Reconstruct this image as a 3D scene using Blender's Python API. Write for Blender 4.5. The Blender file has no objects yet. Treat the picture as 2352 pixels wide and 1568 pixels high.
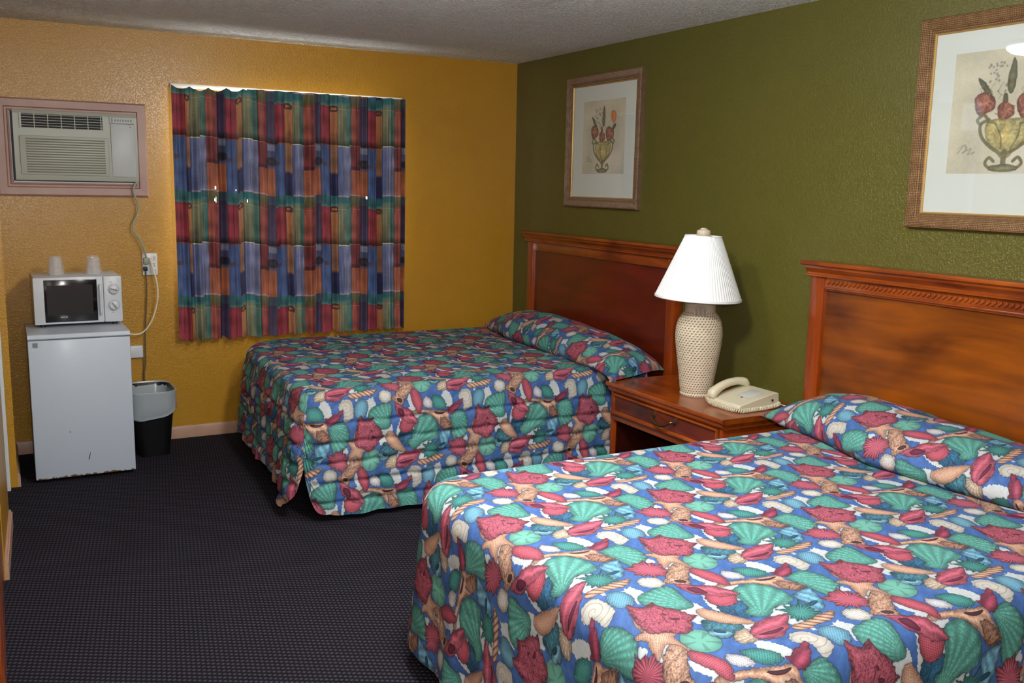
import bpy, bmesh, math, random
import numpy as np
from mathutils import Vector, Matrix
random.seed(7)
SC = bpy.context.scene
COL = SC.collection
PI = math.pi

# ------------------------------------------------------------------ objects
class MB:
    """collects shapes and links them as one mesh object"""
    def __init__(self): self.v = []; self.f = []; self.sm = []; self.uv = {}
    def add(self, vs, fs, smooth=False, uvs=None):
        b = len(self.v); self.v += [tuple(p) for p in vs]
        for i, f in enumerate(fs):
            if uvs is not None: self.uv[len(self.f)] = uvs[i]
            self.f.append([b + k for k in f]); self.sm.append(smooth)
        return self
    def box(self, x0, x1, y0, y1, z0, z1, bev=0.0, seg=2, M=None):
        if bev <= 0:
            vs = [Vector((x, y, z)) for z in (z0, z1) for y in (y0, y1) for x in (x0, x1)]
            fs = [(0, 2, 3, 1), (4, 5, 7, 6), (0, 1, 5, 4), (1, 3, 7, 5), (3, 2, 6, 7), (2, 0, 4, 6)]
            if M: vs = [M @ p for p in vs]
            return self.add(vs, fs)
        bm = bmesh.new()
        bmesh.ops.create_cube(bm, size=1)
        for v in bm.verts:
            v.co = Vector(((x0 + x1) / 2 + v.co.x * (x1 - x0), (y0 + y1) / 2 + v.co.y * (y1 - y0), (z0 + z1) / 2 + v.co.z * (z1 - z0)))
        bmesh.ops.bevel(bm, geom=bm.edges[:], offset=bev, segments=seg, profile=0.5, affect='EDGES')
        bm.verts.index_update()
        vs = [(M @ v.co) if M else v.co.copy() for v in bm.verts]
        fs = [[v.index for v in f.verts] for f in bm.faces]
        bm.free()
        return self.add(vs, fs, True)
    def prism(self, pts, axis, a, b, M=None, smooth=False):
        """closed outline (2-D) pushed along an axis from a to b"""
        n = len(pts)
        def P(p, t):
            q = {'x': (t, p[0], p[1]), 'y': (p[0], t, p[1]), 'z': (p[0], p[1], t)}[axis]
            q = Vector(q); return M @ q if M else q
        vs = [P(p, a) for p in pts] + [P(p, b) for p in pts]
        fs = [list(range(n)), list(range(2 * n - 1, n - 1, -1))] + [[i, n + i, n + (i + 1) % n, (i + 1) % n] for i in range(n)]
        return self.add(vs, fs, smooth)
    def lathe(self, prof, c=(0, 0, 0), n=32, rad=None, M=None, uv=False, cap=True):
        vs = []; fs = []; uvs = []
        m = len(prof)
        for j, (r, z) in enumerate(prof):
            for i in range(n):
                a = 2 * PI * i / n
                rr = r * (rad(a, j / (m - 1)) if rad else 1)
                p = Vector((c[0] + rr * math.cos(a), c[1] + rr * math.sin(a), c[2] + z))
                vs.append(M @ p if M else p)
        for j in range(m - 1):
            for i in range(n):
                k = (i + 1) % n
                fs.append([j * n + i, j * n + k, (j + 1) * n + k, (j + 1) * n + i])
                uvs.append([(i / n, prof[j][1]), ((i + 1) / n, prof[j][1]), ((i + 1) / n, prof[j + 1][1]), (i / n, prof[j + 1][1])])
        if cap:
            if prof[0][0] > 1e-5: fs.append(list(range(n))[::-1]); uvs.append([(0, 0)] * n)
            if prof[-1][0] > 1e-5: fs.append([(m - 1) * n + i for i in range(n)]); uvs.append([(0, 0)] * n)
        return self.add(vs, fs, True, uvs if uv else None)
    def tube(self, pts, r, n=8, closed=False, sub=0):
        P = [Vector(p) for p in pts]
        if sub: P = spline(P, sub)
        rr = r if callable(r) else (lambda t: r)
        vs = []; fs = []
        up = None
        for i, p in enumerate(P):
            a = P[max(i - 1, 0)]; b = P[min(i + 1, len(P) - 1)]
            d = (b - a).normalized()
            if up is None:
                up = Vector((0, 0, 1)) if abs(d.z) < .9 else Vector((1, 0, 0))
            s = d.cross(up).normalized(); up = s.cross(d).normalized()
            q = rr(i / max(1, len(P) - 1))
            for k in range(n):
                an = 2 * PI * k / n
                vs.append(p + (s * math.cos(an) + up * math.sin(an)) * q)
        for i in range(len(P) - 1):
            for k in range(n):
                l = (k + 1) % n
                fs.append([i * n + k, i * n + l, (i + 1) * n + l, (i + 1) * n + k])
        fs.append(list(range(n))[::-1]); fs.append([(len(P) - 1) * n + k for k in range(n)])
        return self.add(vs, fs, True)
    def build(self, name, mat, parent=None, auto=0.6, recalc=True, origin=None):
        me = bpy.data.meshes.new(name)
        me.from_pydata([tuple(p) for p in self.v], [], self.f)
        if self.uv:
            l = me.uv_layers.new(name='UVMap')
            for p in me.polygons:
                u = self.uv.get(p.index)
                if u:
                    for li, q in zip(p.loop_indices, u): l.data[li].uv = q
        if recalc and not self.uv:
            bm = bmesh.new(); bm.from_mesh(me); bmesh.ops.recalc_face_normals(bm, faces=bm.faces); bm.to_mesh(me); bm.free()
        for p, s in zip(me.polygons, self.sm): p.use_smooth = s
        try: me.set_sharp_from_angle(angle=auto)
        except Exception: pass
        me.materials.append(mat)
        o = bpy.data.objects.new(name, me); COL.objects.link(o)
        if parent is not None:
            o.parent = parent
            if origin is None:
                l = parent.matrix_world_loc if hasattr(parent, 'matrix_world_loc') else None
            w = world_loc(parent)
            me.transform(Matrix.Translation(-w))
        elif origin is not None:
            me.transform(Matrix.Translation(-Vector(origin))); o.location = origin
        return o

def world_loc(o):
    w = Vector((0, 0, 0))
    while o is not None:
        w = w + o.location; o = o.parent
    return w

def spline(P, k):
    out = []
    for i in range(len(P) - 1):
        a = P[max(i - 1, 0)]; b = P[i]; c = P[i + 1]; d = P[min(i + 2, len(P) - 1)]
        for j in range(k):
            t = j / k
            out.append(0.5 * ((2 * b) + (c - a) * t + (2 * a - 5 * b + 4 * c - d) * t * t + (3 * b - a - 3 * c + d) * t ** 3))
    out.append(P[-1]); return out

def tag(o, label=None, cat=None, group=None, kind=None):
    if label: o['label'] = label
    if cat: o['category'] = cat
    if group: o['group'] = group
    if kind: o['kind'] = kind
    return o

def thing(name, loc, label, cat, group=None):
    o = bpy.data.objects.new(name, None); COL.objects.link(o); o.location = loc
    o.empty_display_size = .1
    return tag(o, label, cat, group)

def copy_tree(o, parent=None):
    c = o.copy(); COL.objects.link(c); c.parent = parent
    for ch in list(o.children): copy_tree(ch, c)
    return c

# ------------------------------------------------------------------ materials
ALBEDO = .87            # paints and plastics measured under the brighter exposure
def srgb(r, g, b):
    f = lambda c: (c / 255 / 12.92) if c / 255 <= .04045 else ((c / 255 + .055) / 1.055) ** 2.4
    return (f(r) * ALBEDO, f(g) * ALBEDO, f(b) * ALBEDO, 1)

def mat(name, col, rough=.5, spec=.5, metal=0, bump=None, mottle=None, coat=0, coatr=.1, sheen=0):
    """bump=(scale,strength,distance[,detail]) noise relief; mottle=(scale, other colour, amount)"""
    m = bpy.data.materials.new(name); m.use_nodes = True
    n = m.node_tree.nodes; l = m.node_tree.links
    b = n['Principled BSDF']
    b.inputs['Base Color'].default_value = col; b.inputs['Roughness'].default_value = rough
    b.inputs['Specular IOR Level'].default_value = spec; b.inputs['Metallic'].default_value = metal
    b.inputs['Coat Weight'].default_value = coat; b.inputs['Coat Roughness'].default_value = coatr
    tc = n.new('ShaderNodeTexCoord')
    if bump:
        t = n.new('ShaderNodeTexNoise'); t.inputs['Scale'].default_value = bump[0]
        t.inputs['Detail'].default_value = bump[3] if len(bump) > 3 else 2
        l.new(tc.outputs['Object'], t.inputs['Vector'])
        bp = n.new('ShaderNodeBump'); bp.inputs['Strength'].default_value = bump[1]; bp.inputs['Distance'].default_value = bump[2]
        l.new(t.outputs['Fac'], bp.inputs['Height']); l.new(bp.outputs['Normal'], b.inputs['Normal'])
    if mottle:
        t = n.new('ShaderNodeTexNoise'); t.inputs['Scale'].default_value = mottle[0]; t.inputs['Detail'].default_value = 4
        l.new(tc.outputs['Object'], t.inputs['Vector'])
        mp = n.new('ShaderNodeMapRange'); mp.inputs[1].default_value = .4; mp.inputs[2].default_value = .65
        mp.inputs[4].default_value = mottle[2]; l.new(t.outputs['Fac'], mp.inputs[0])
        mx = n.new('ShaderNodeMixRGB'); mx.inputs[1].default_value = col; mx.inputs[2].default_value = mottle[1]
        l.new(mp.outputs[0], mx.inputs[0]); l.new(mx.outputs[0], b.inputs['Base Color'])
    return m

def emit(name, col, s):
    m = bpy.data.materials.new(name); m.use_nodes = True
    n = m.node_tree.nodes; n.clear()
    e = n.new('ShaderNodeEmission'); e.inputs[0].default_value = col; e.inputs[1].default_value = s
    o = n.new('ShaderNodeOutputMaterial'); m.node_tree.links.new(e.outputs[0], o.inputs[0]); return m

def wall_paint(name, col, rough, scale, strength, spec=.5, ridge=0, dist=.004):
    """painted plaster with a sprayed knock-down relief"""
    m = mat(name, col, rough, spec)
    n = m.node_tree.nodes; l = m.node_tree.links; b = n['Principled BSDF']
    tc = n.new('ShaderNodeTexCoord')
    a = n.new('ShaderNodeTexNoise'); a.inputs['Scale'].default_value = scale; a.inputs['Detail'].default_value = 3; a.inputs['Distortion'].default_value = .6
    c = n.new('ShaderNodeTexNoise'); c.inputs['Scale'].default_value = scale * 3.1; c.inputs['Detail'].default_value = 2
    for t in (a, c): l.new(tc.outputs['Object'], t.inputs['Vector'])
    mp = n.new('ShaderNodeMapRange'); mp.inputs[1].default_value = .46; mp.inputs[2].default_value = .60; mp.interpolation_type = 'SMOOTHSTEP'
    l.new(a.outputs['Fac'], mp.inputs[0])
    ad = n.new('ShaderNodeMath'); ad.operation = 'MULTIPLY_ADD'; ad.inputs[1].default_value = .35
    l.new(c.outputs['Fac'], ad.inputs[0]); l.new(mp.outputs[0], ad.inputs[2])
    bp = n.new('ShaderNodeBump'); bp.inputs['Strength'].default_value = strength; bp.inputs['Distance'].default_value = dist
    l.new(ad.outputs[0], bp.inputs['Height']); l.new(bp.outputs['Normal'], b.inputs['Normal'])
    # gentle unevenness of the paint
    d = n.new('ShaderNodeTexNoise'); d.inputs['Scale'].default_value = 9; d.inputs['Detail'].default_value = 4
    l.new(tc.outputs['Object'], d.inputs['Vector'])
    hs = n.new('ShaderNodeHueSaturation'); hs.inputs['Color'].default_value = col
    m2 = n.new('ShaderNodeMapRange'); m2.inputs[3].default_value = .93; m2.inputs[4].default_value = 1.07
    l.new(d.outputs['Fac'], m2.inputs[0]); l.new(m2.outputs[0], hs.inputs['Value']); l.new(hs.outputs[0], b.inputs['Base Color'])
    return m

def wood(name, dark, light, axis=1, scale=1.0, rough=.28, coat=.4, contrast=(.35, .68)):
    """stained cherry; the grain runs along the given object axis"""
    m = mat(name, light, rough, .5, coat=coat, coatr=.12)
    n = m.node_tree.nodes; l = m.node_tree.links; b = n['Principled BSDF']
    tc = n.new('ShaderNodeTexCoord'); mp = n.new('ShaderNodeMapping')
    s = [26 * scale] * 3; s[axis] = 2.2 * scale
    mp.inputs['Scale'].default_value = s; l.new(tc.outputs['Object'], mp.inputs['Vector'])
    t = n.new('ShaderNodeTexNoise'); t.inputs['Scale'].default_value = 1; t.inputs['Detail'].default_value = 6; t.inputs['Distortion'].default_value = .5
    l.new(mp.outputs[0], t.inputs['Vector'])
    t2 = n.new('ShaderNodeTexNoise'); t2.inputs['Scale'].default_value = 2.6 * scale; t2.inputs['Detail'].default_value = 3; t2.inputs['Distortion'].default_value = 1.2
    mp2 = n.new('ShaderNodeMapping'); s2 = [2.2, 2.2, 2.2]; s2[axis] = .8; mp2.inputs['Scale'].default_value = s2
    l.new(tc.outputs['Object'], mp2.inputs['Vector']); l.new(mp2.outputs[0], t2.inputs['Vector'])
    mx = n.new('ShaderNodeMixRGB'); mx.inputs[0].default_value = .62
    l.new(t.outputs['Fac'], mx.inputs[1]); l.new(t2.outputs['Fac'], mx.inputs[2])
    cr = n.new('ShaderNodeValToRGB'); e = cr.color_ramp.elements
    e[0].position = contrast[0]; e[0].color = dark; e[1].position = contrast[1]; e[1].color = light
    l.new(mx.outputs[0], cr.inputs[0]); l.new(cr.outputs[0], b.inputs['Base Color'])
    return m

# ------------------------------------------------------------------ painted cloth and prints
def vnoise(W, H, nx, ny, seed):
    """smooth tiling value noise"""
    r = np.random.RandomState(seed).rand(ny, nx)
    x = np.arange(W) / W * nx; y = np.arange(H) / H * ny
    xi = np.floor(x).astype(int); yi = np.floor(y).astype(int)
    fx = x - xi; fy = y - yi; fx = fx * fx * (3 - 2 * fx); fy = fy * fy * (3 - 2 * fy)
    g = lambda a, b: r[np.ix_(b % ny, a % nx)]
    t = g(xi, yi) * (1 - fx) + g(xi + 1, yi) * fx
    u = g(xi, yi + 1) * (1 - fx) + g(xi + 1, yi + 1) * fx
    return t * (1 - fy)[:, None] + u * fy[:, None]

def chaikin(p, k):
    p = np.array(p, float)
    for _ in range(k):
        q = np.roll(p, -1, 0); a = p * .75 + q * .25; b = p * .25 + q * .75
        p = np.stack([a, b], 1).reshape(-1, 2)
    return p

def sdist(X, Y, P):
    """signed distance to a closed outline, positive inside"""
    d = np.full(X.shape, 1e9); ins = np.zeros(X.shape, bool)
    for i in range(len(P)):
        ax, ay = P[i]; bx, by = P[(i + 1) % len(P)]
        ex, ey = bx - ax, by - ay; L = ex * ex + ey * ey + 1e-12
        t = np.clip(((X - ax) * ex + (Y - ay) * ey) / L, 0, 1)
        dx = X - ax - t * ex; dy = Y - ay - t * ey
        d = np.minimum(d, dx * dx + dy * dy)
        c = ((ay > Y) != (by > Y)) & (X < ex * (Y - ay) / (by - ay + 1e-12) + ax)
        ins ^= c
    d = np.sqrt(d); return np.where(ins, d, -d)

PAL = dict(white=(230, 238, 240), white2=(232, 230, 236), cream=(234, 230, 218), cream2=(222, 200, 174), blue=(72, 116, 190), blue2=(78, 122, 196),
           pink=(200, 96, 118), pink2=(206, 92, 112), rose=(172, 72, 100), dpink=(112, 44, 72), tan=(226, 174, 146), tan2=(198, 146, 122), brown=(84, 50, 58),
           green=(98, 178, 164), green2=(74, 156, 150), lgreen=(120, 198, 178), teal=(78, 148, 170), teal2=(58, 120, 162), teal3=(34, 84, 114),
           lblue=(114, 176, 206), lblue2=(134, 194, 218))

def to_image(name, A):
    H, W = A.shape[:2]
    im = bpy.data.images.new(name, W, H, alpha=False)
    px = np.ones((H, W, 4), np.float32); px[..., :3] = np.clip(A, 0, 1)
    im.pixels.foreach_set(px.ravel()); im.update(); im.pack()
    return im
MOTIFS = [
('flat','white',[(-302,363),(-259,377),(-240,375),(-216,389),(-207,374),(-219,331),(-193,298),(-147,249),(-182,232),(-204,222),(-199,246),(-229,281),(-271,294),(-277,317)],None,1),
('flat','white',[(-213,182),(-184,159),(-175,126),(-182,93),(-208,94),(-236,137)],None,1),
('flat','white',[(-414,105),(-369,112),(-357,78),(-360,57),(-385,14),(-386,-17),(-414,-49),(-441,-44),(-478,-18),(-476,16),(-448,72)],None,1),
('flat','white',[(-342,-54),(-316,-56),(-297,-75),(-305,-107),(-360,-158),(-368,-130),(-396,-112),(-366,-78)],None,1),
('flat','white',[(-42,240),(-33,215),(-44,147),(12,173),(25,140),(8,89),(-7,90),(3,131),(-32,141),(-57,179)],None,1),
('flat','white',[(-257,-170),(-253,-191),(-241,-221),(-262,-262),(-281,-252),(-284,-195)],None,1),
('flat','white',[(-107,-120),(-57,-100),(-65,-129),(-112,-149)],None,0),
('flat','white',[(-66,-166),(-58,-195),(-20,-270),(3,-261),(-7,-301),(-29,-307),(-43,-269),(-76,-223)],None,1),
('flat','white',[(-128,-55),(-108,-47),(-98,-80),(-122,-85)],None,1),
('flat','blue2',[(-209,-81),(-202,-121),(-202,-131),(-242,-167),(-274,-181),(-257,-130)],None,1),
('bush','teal2',[(171,6),(198,12),(229,3),(245,-23),(243,-48),(223,-69),(194,-74),(184,-61),(167,-43),(160,-21)],[(202,-28),(239,-52)],1),
('ribs','green',[(20,116),(60,130),(111,140),(127,119),(114,72),(115,39),(96,25),(64,28),(35,48),(9,76)],[(105,30),(41,119)],1),
('ribs','green',[(-188,54),(-154,62),(-122,65),(-106,45),(-98,5),(-106,-37),(-133,-63),(-171,-73),(-180,-46),(-181,-13),(-188,19)],[(-188,51),(-129,-54)],1),
('fan','green',[(-378,38),(-353,53),(-311,61),(-287,44),(-271,14),(-266,-21),(-275,-49),(-309,-59),(-341,-56),(-363,-74),(-391,-83),(-412,-68),(-415,-49),(-391,-30),(-384,-7)],[(-391,-73),(-302,40)],1),
('plain','lblue',[(-258,-36),(-226,-24),(-193,-23),(-178,-19),(-206,-72),(-222,-106),(-243,-122),(-273,-120),(-281,-98),(-255,-80),(-255,-59)],[(-258,-36),(-232,-117)],1),
('slit','teal3',[(-258,-84),(-234,-77),(-219,-81),(-229,-92),(-259,-99)],None,1),
('burst','green2',[(-260,-131),(-281,-129),(-283,-141),(-295,-137),(-302,-158),(-309,-139),(-328,-161),(-323,-134),(-340,-139),(-331,-125),(-345,-121),(-334,-111),(-355,-100),(-329,-98),(-342,-77),(-318,-87),(-314,-73),(-303,-82),(-293,-68),(-289,-83),(-264,-64),(-277,-91),(-252,-86),(-271,-103),(-261,-109),(-273,-117)],[(-304,-110),(-262,-130)],0),
('spots','lblue',[(-8,99),(-20,88),(-34,83),(-46,85),(-56,92),(-62,105),(-62,121),(-58,138),(-49,153),(-36,165),(-23,170),(-10,169),(0,161),(6,148),(6,131),(1,114)],[(-54,145),(-6,103)],0),
('turret','tan',[(-86,200),(-66,207),(-29,206),(15,217),(70,219),(22,182),(-18,184),(-50,176),(-79,180)],[(-89,195),(70,219)],1),
('spiral','cream',[(-131,162),(-107,176),(-88,174),(-66,157),(-67,119),(-67,94),(-81,81),(-113,71),(-119,87),(-114,113),(-128,122),(-140,134)],[(-103,136),(-67,94)],2),
('plain','rose',[(-205,98),(-186,95),(-159,113),(-148,110),(-121,132),(-117,117),(-139,91),(-155,65),(-185,59),(-198,68)],[(-208,94),(-120,119)],1),
('spots','green2',[(-284,154),(-253,157),(-221,139),(-209,100),(-230,86),(-268,94),(-284,115)],[(-284,154),(-212,95)],1),
('dots','white2',[(-333,144),(-310,157),(-291,142),(-282,117),(-290,97),(-316,101),(-334,117)],[(-333,144),(-287,102)],1),
('disc','lgreen',[(41,-157),(26,-168),(8,-173),(-9,-171),(-23,-162),(-32,-147),(-35,-128),(-30,-109),(-19,-92),(-4,-79),(15,-73),(32,-75),(47,-85),(56,-101),(58,-120),(53,-140)],[(11,-124),(47,-150)],0),
('dots','tan',[(-60,29),(-53,7),(-51,-37),(-31,-56),(7,-60),(15,-75),(-31,-76),(-37,-99),(-34,-136),(-48,-150),(-59,-118),(-63,-94),(-79,-106),(-109,-126),(-102,-100),(-95,-76),(-83,-57),(-99,-35),(-96,-22),(-77,-25),(-71,-28),(-74,-1)],[(-58,28),(-47,-148)],1),
('bush','pink',[(-28,91),(-18,67),(6,59),(32,75),(31,56),(41,39),(64,12),(63,-6),(85,-16),(55,-26),(41,-49),(19,-71),(-3,-72),(-20,-55),(-53,-46),(-58,-20),(-54,20)],[(-50,-35),(85,-16)],1),
('slit','dpink',[(15,-4),(37,-9),(41,-20),(21,-19)],None,1),
('slit','dpink',[(17,25),(25,19),(22,8),(14,15)],None,1),
('bush','teal',[(79,-44),(107,-63),(134,-82),(151,-102),(121,-123),(87,-135),(61,-130),(57,-107),(65,-79)],[(85,-59),(123,-130)],1),
('plain','lblue2',[(98,-127),(91,-132),(82,-134),(72,-134),(63,-130),(57,-123),(53,-115),(53,-107),(57,-100),(64,-95),(73,-92),(83,-93),(92,-97),(99,-104),(102,-112),(102,-120)],[(56,-103),(99,-124)],0),
('slit','teal3',[(93,-115),(90,-117),(86,-117),(81,-115),(76,-112),(72,-108),(69,-104),(69,-99),(70,-96),(74,-94),(78,-94),(83,-95),(88,-99),(92,-103),(94,-107),(95,-111)],None,0),
('fan','cream2',[(93,-138),(121,-120),(132,-122),(147,-115),(143,-131),(149,-151),(133,-171),(97,-174),(86,-160)],[(142,-150),(91,-149)],1),
('plain','pink',[(145,-135),(167,-116),(209,-100),(253,-96),(282,-101),(288,-110),(267,-128),(229,-163),(193,-180),(154,-177),(140,-164)],[(143,-139),(286,-109)],1),
('slit','dpink',[(147,-153),(178,-148),(208,-147),(236,-143),(229,-154),(193,-163),(167,-160)],None,1),
('plain','tan',[(-389,85),(-359,98),(-316,92),(-269,84),(-238,78),(-209,82),(-203,61),(-203,32),(-190,9),(-186,-7),(-222,-18),(-246,-4),(-264,33),(-286,58),(-310,72),(-350,74),(-381,75)],[(-390,83),(-185,-5)],1),
('slit','brown',[(-282,79),(-236,70),(-210,72),(-212,66),(-237,60),(-263,64)],None,1),
('bush','tan2',[(-242,45),(-216,41),(-198,18),(-186,-7),(-221,-16),(-243,1)],[(-242,45),(-188,-9)],0),
('spots','pink2',[(-386,21),(-397,6),(-412,-4),(-429,-8),(-444,-6),(-456,1),(-464,14),(-465,29),(-460,45),(-449,59),(-434,70),(-417,75),(-401,73),(-389,65),(-381,53),(-380,37)],[(-456,49),(-390,17)],0),
('burst','pink',[(-197,-79),(-174,-82),(-162,-66),(-148,-72),(-127,-60),(-132,-80),(-115,-83),(-121,-97),(-103,-99),(-114,-116),(-109,-135),(-124,-143),(-135,-163),(-150,-149),(-163,-153),(-169,-137),(-185,-139),(-183,-127),(-197,-123),(-186,-108),(-195,-98)],[(-147,-116),(-110,-134)],0),
('bush','tan',[(-109,-145),(-83,-120),(-65,-113),(-54,-123),(-49,-147),(-65,-171),(-85,-193),(-103,-224),(-113,-234),(-132,-222),(-141,-204),(-160,-195),(-135,-169)],[(-65,-113),(-133,-220)],1),
('slit','brown',[(-134,-192),(-114,-194),(-102,-209),(-112,-218),(-130,-210)],None,1),
('dots','cream',[(-166,-198),(-176,-205),(-187,-209),(-200,-208),(-211,-202),(-220,-193),(-224,-182),(-224,-171),(-219,-160),(-210,-152),(-198,-149),(-185,-149),(-174,-155),(-165,-164),(-161,-175),(-161,-187)],[(-221,-163),(-164,-195)],0),
('plain','pink',[(-143,-215),(-123,-222),(-103,-242),(-74,-249),(-58,-264),(-41,-294),(-27,-326),(-54,-319),(-84,-317),(-99,-300),(-133,-278),(-143,-247)],[(-141,-216),(-27,-327)],1),
('slit','dpink',[(-132,-240),(-106,-245),(-98,-261),(-98,-294),(-126,-278),(-134,-259)],None,1),
('spots','pink2',[(-51,-155),(-28,-158),(-8,-194),(1,-229),(-10,-260),(-24,-273),(-38,-257),(-51,-222),(-59,-185)],[(-51,-157),(-20,-270)],1),
('dots','tan',[(-239,352),(-213,359),(-195,337),(-173,305),(-163,285),(-140,252),(-158,252),(-194,263),(-218,277),(-237,301),(-243,325)],[(-239,350),(-140,251)],1),
]
LAT_A, LAT_B, LAT_S = .628, .354, .291 / .354      # repeat of the shell print: width, height, sideways step

def shell_print():
    W, H = 1320, 744
    v, u = np.mgrid[0:H, 0:W]; u = (u + .5) / W; v = (v + .5) / H
    base = np.zeros((H, W, 3)); base[:] = np.array(PAL['blue']) / 255
    n1 = vnoise(W, H, 26, 15, 1); n2 = vnoise(W, H, 90, 52, 2); n3 = vnoise(W, H, 260, 150, 3)
    base *= (0.86 + .2 * n1 + .12 * n2)[..., None]
    for style, cname, pts, axis, sm in MOTIFS:
        P0 = np.array(pts, float) / 1000
        P0 = P0.mean(0) + (P0 - P0.mean(0)) * (1.10 if style == "flat" else 1 if style == "slit" else 1.15 if style in ("fan", "ribs", "bush", "burst") else 1.07)
        if sm: P0 = chaikin(P0, sm)
        ax = None if axis is None else np.array(axis, float) / 1000
        c = np.array(PAL[cname]) / 255.
        uu = (P0[:, 0] - LAT_S * P0[:, 1]) / LAT_A; vv = P0[:, 1] / LAT_B
        for j in range(-4, 5):
            for i in range(-4, 5):
                a0, a1 = uu.min() + i - .02, uu.max() + i + .02; b0, b1 = vv.min() + j - .03, vv.max() + j + .03
                if a1 < 0 or a0 > 1 or b1 < 0 or b0 > 1: continue
                x0, x1 = max(0, int(a0 * W)), min(W, int(a1 * W) + 1); y0, y1 = max(0, int(b0 * H)), min(H, int(b1 * H) + 1)
                if x1 <= x0 or y1 <= y0: continue
                U = u[y0:y1, x0:x1] - i; V = v[y0:y1, x0:x1] - j
                Y = V * LAT_B; X = U * LAT_A + LAT_S * Y
                k1 = n1[y0:y1, x0:x1]; k2 = n2[y0:y1, x0:x1]; k3 = n3[y0:y1, x0:x1]
                wob = (k2 - .5) * .006
                d = sdist(X, Y, P0) + wob * (0 if style in ('slit', 'disc') else 1)
                m = np.clip(d / .0010 + .5, 0, 1)
                if m.max() <= 0: continue
                dm = max(d.max(), 1e-4)
                e = np.clip(d / min(dm, .022), 0, 1)
                sh = np.ones_like(X)
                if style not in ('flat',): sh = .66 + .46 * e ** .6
                if ax is not None:
                    o = ax[0]; t = ax[1] - ax[0]; L = np.hypot(*t); t = t / L
                    s = (X - o[0]) * t[0] + (Y - o[1]) * t[1]; q = -(X - o[0]) * t[1] + (Y - o[1]) * t[0]
                col = np.ones(X.shape + (3,)) * c
                if style in ('fan', 'ribs'):
                    an = np.arctan2(q, s + .012); r = np.hypot(s + .012, q)
                    rib = np.sin(an * (26 if style == 'fan' else 34))
                    ring = np.sin(r * 420 + 2 * k2 * 3)
                    sh = sh * (.93 + .10 * rib + .09 * ring * (rib > -.2) + .16 * (k3 - .5))
                elif style == 'dots':
                    g = np.sin(s * 900 + 5 * k1) * np.sin(q * 900 + 5 * k2)
                    sh = sh * np.where(g > .55, .62, 1.03)
                elif style == 'spots':
                    g = np.sin(s * 560) * np.sin(q * 560)
                    sh = sh * (1.02 - .36 * (np.abs(g) > .72) + .06 * (k3 - .5))
                elif style == 'turret':
                    w = np.sin((s + q * .8) * 2 * PI / .021)
                    sh = sh * (.98 + .16 * w) * np.where(w < -.86, .6, 1)
                elif style == 'spiral':
                    r = np.hypot(s, q); an = np.arctan2(q, s)
                    w = np.sin(r * 340 - an)
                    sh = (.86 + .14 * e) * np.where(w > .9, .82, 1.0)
                elif style == 'bush':
                    sh = sh * (.92 + .50 * (k2 - .5) + .40 * (k3 - .5)) * np.where(k2 * .6 + k3 * .4 > .70, .60, 1) * np.where(np.abs(np.sin(s * 150 + 4 * k1)) > .96, .8, 1)
                elif style == 'burst':
                    an = np.arctan2(q, s); sh = sh * (.92 + .22 * np.sin(an * 26 + 3 * k1)) * (1 + .14 * (k3 - .5))
                elif style == 'disc':
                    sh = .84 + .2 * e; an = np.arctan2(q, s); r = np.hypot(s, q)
                    pet = (np.abs(np.cos(an * 2.5)) > .93) & (r > .012) & (r < .045)
                    sh = sh * np.where(pet, .84, 1)
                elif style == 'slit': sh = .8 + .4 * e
                elif style == 'plain':
                    sh = sh * (.98 + .14 * np.sin(q * 230 + 3 * k1) + .16 * (k3 - .5)) + .16 * np.clip(1 - np.abs(d - .012) / .005, 0, 1) * (q > 0) - .10 * (np.sin(s * 190 + 60 * q) > .93)
                col = col * sh[..., None]
                if style not in ('flat', 'slit'):
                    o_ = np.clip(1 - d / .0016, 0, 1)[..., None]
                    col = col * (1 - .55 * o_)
                if style == 'flat': col = col * (.95 + .08 * k2)[..., None]
                B = base[y0:y1, x0:x1]
                if style not in ('flat', 'slit', 'blue2'):        # soft printed outline under the shell
                    g = np.clip(1 + (d) / .005, 0, 1)[..., None] * .22
                    B[:] = B * (1 - g) + np.array([.22, .24, .42]) * g
                B[:] = B * (1 - m[..., None]) + np.clip(col, 0, 1) * m[..., None]
    g = base.mean(2, keepdims=True)
    return to_image('shell_print', np.clip((g + (base - g) * .93) * .765, 0, 1))

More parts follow.
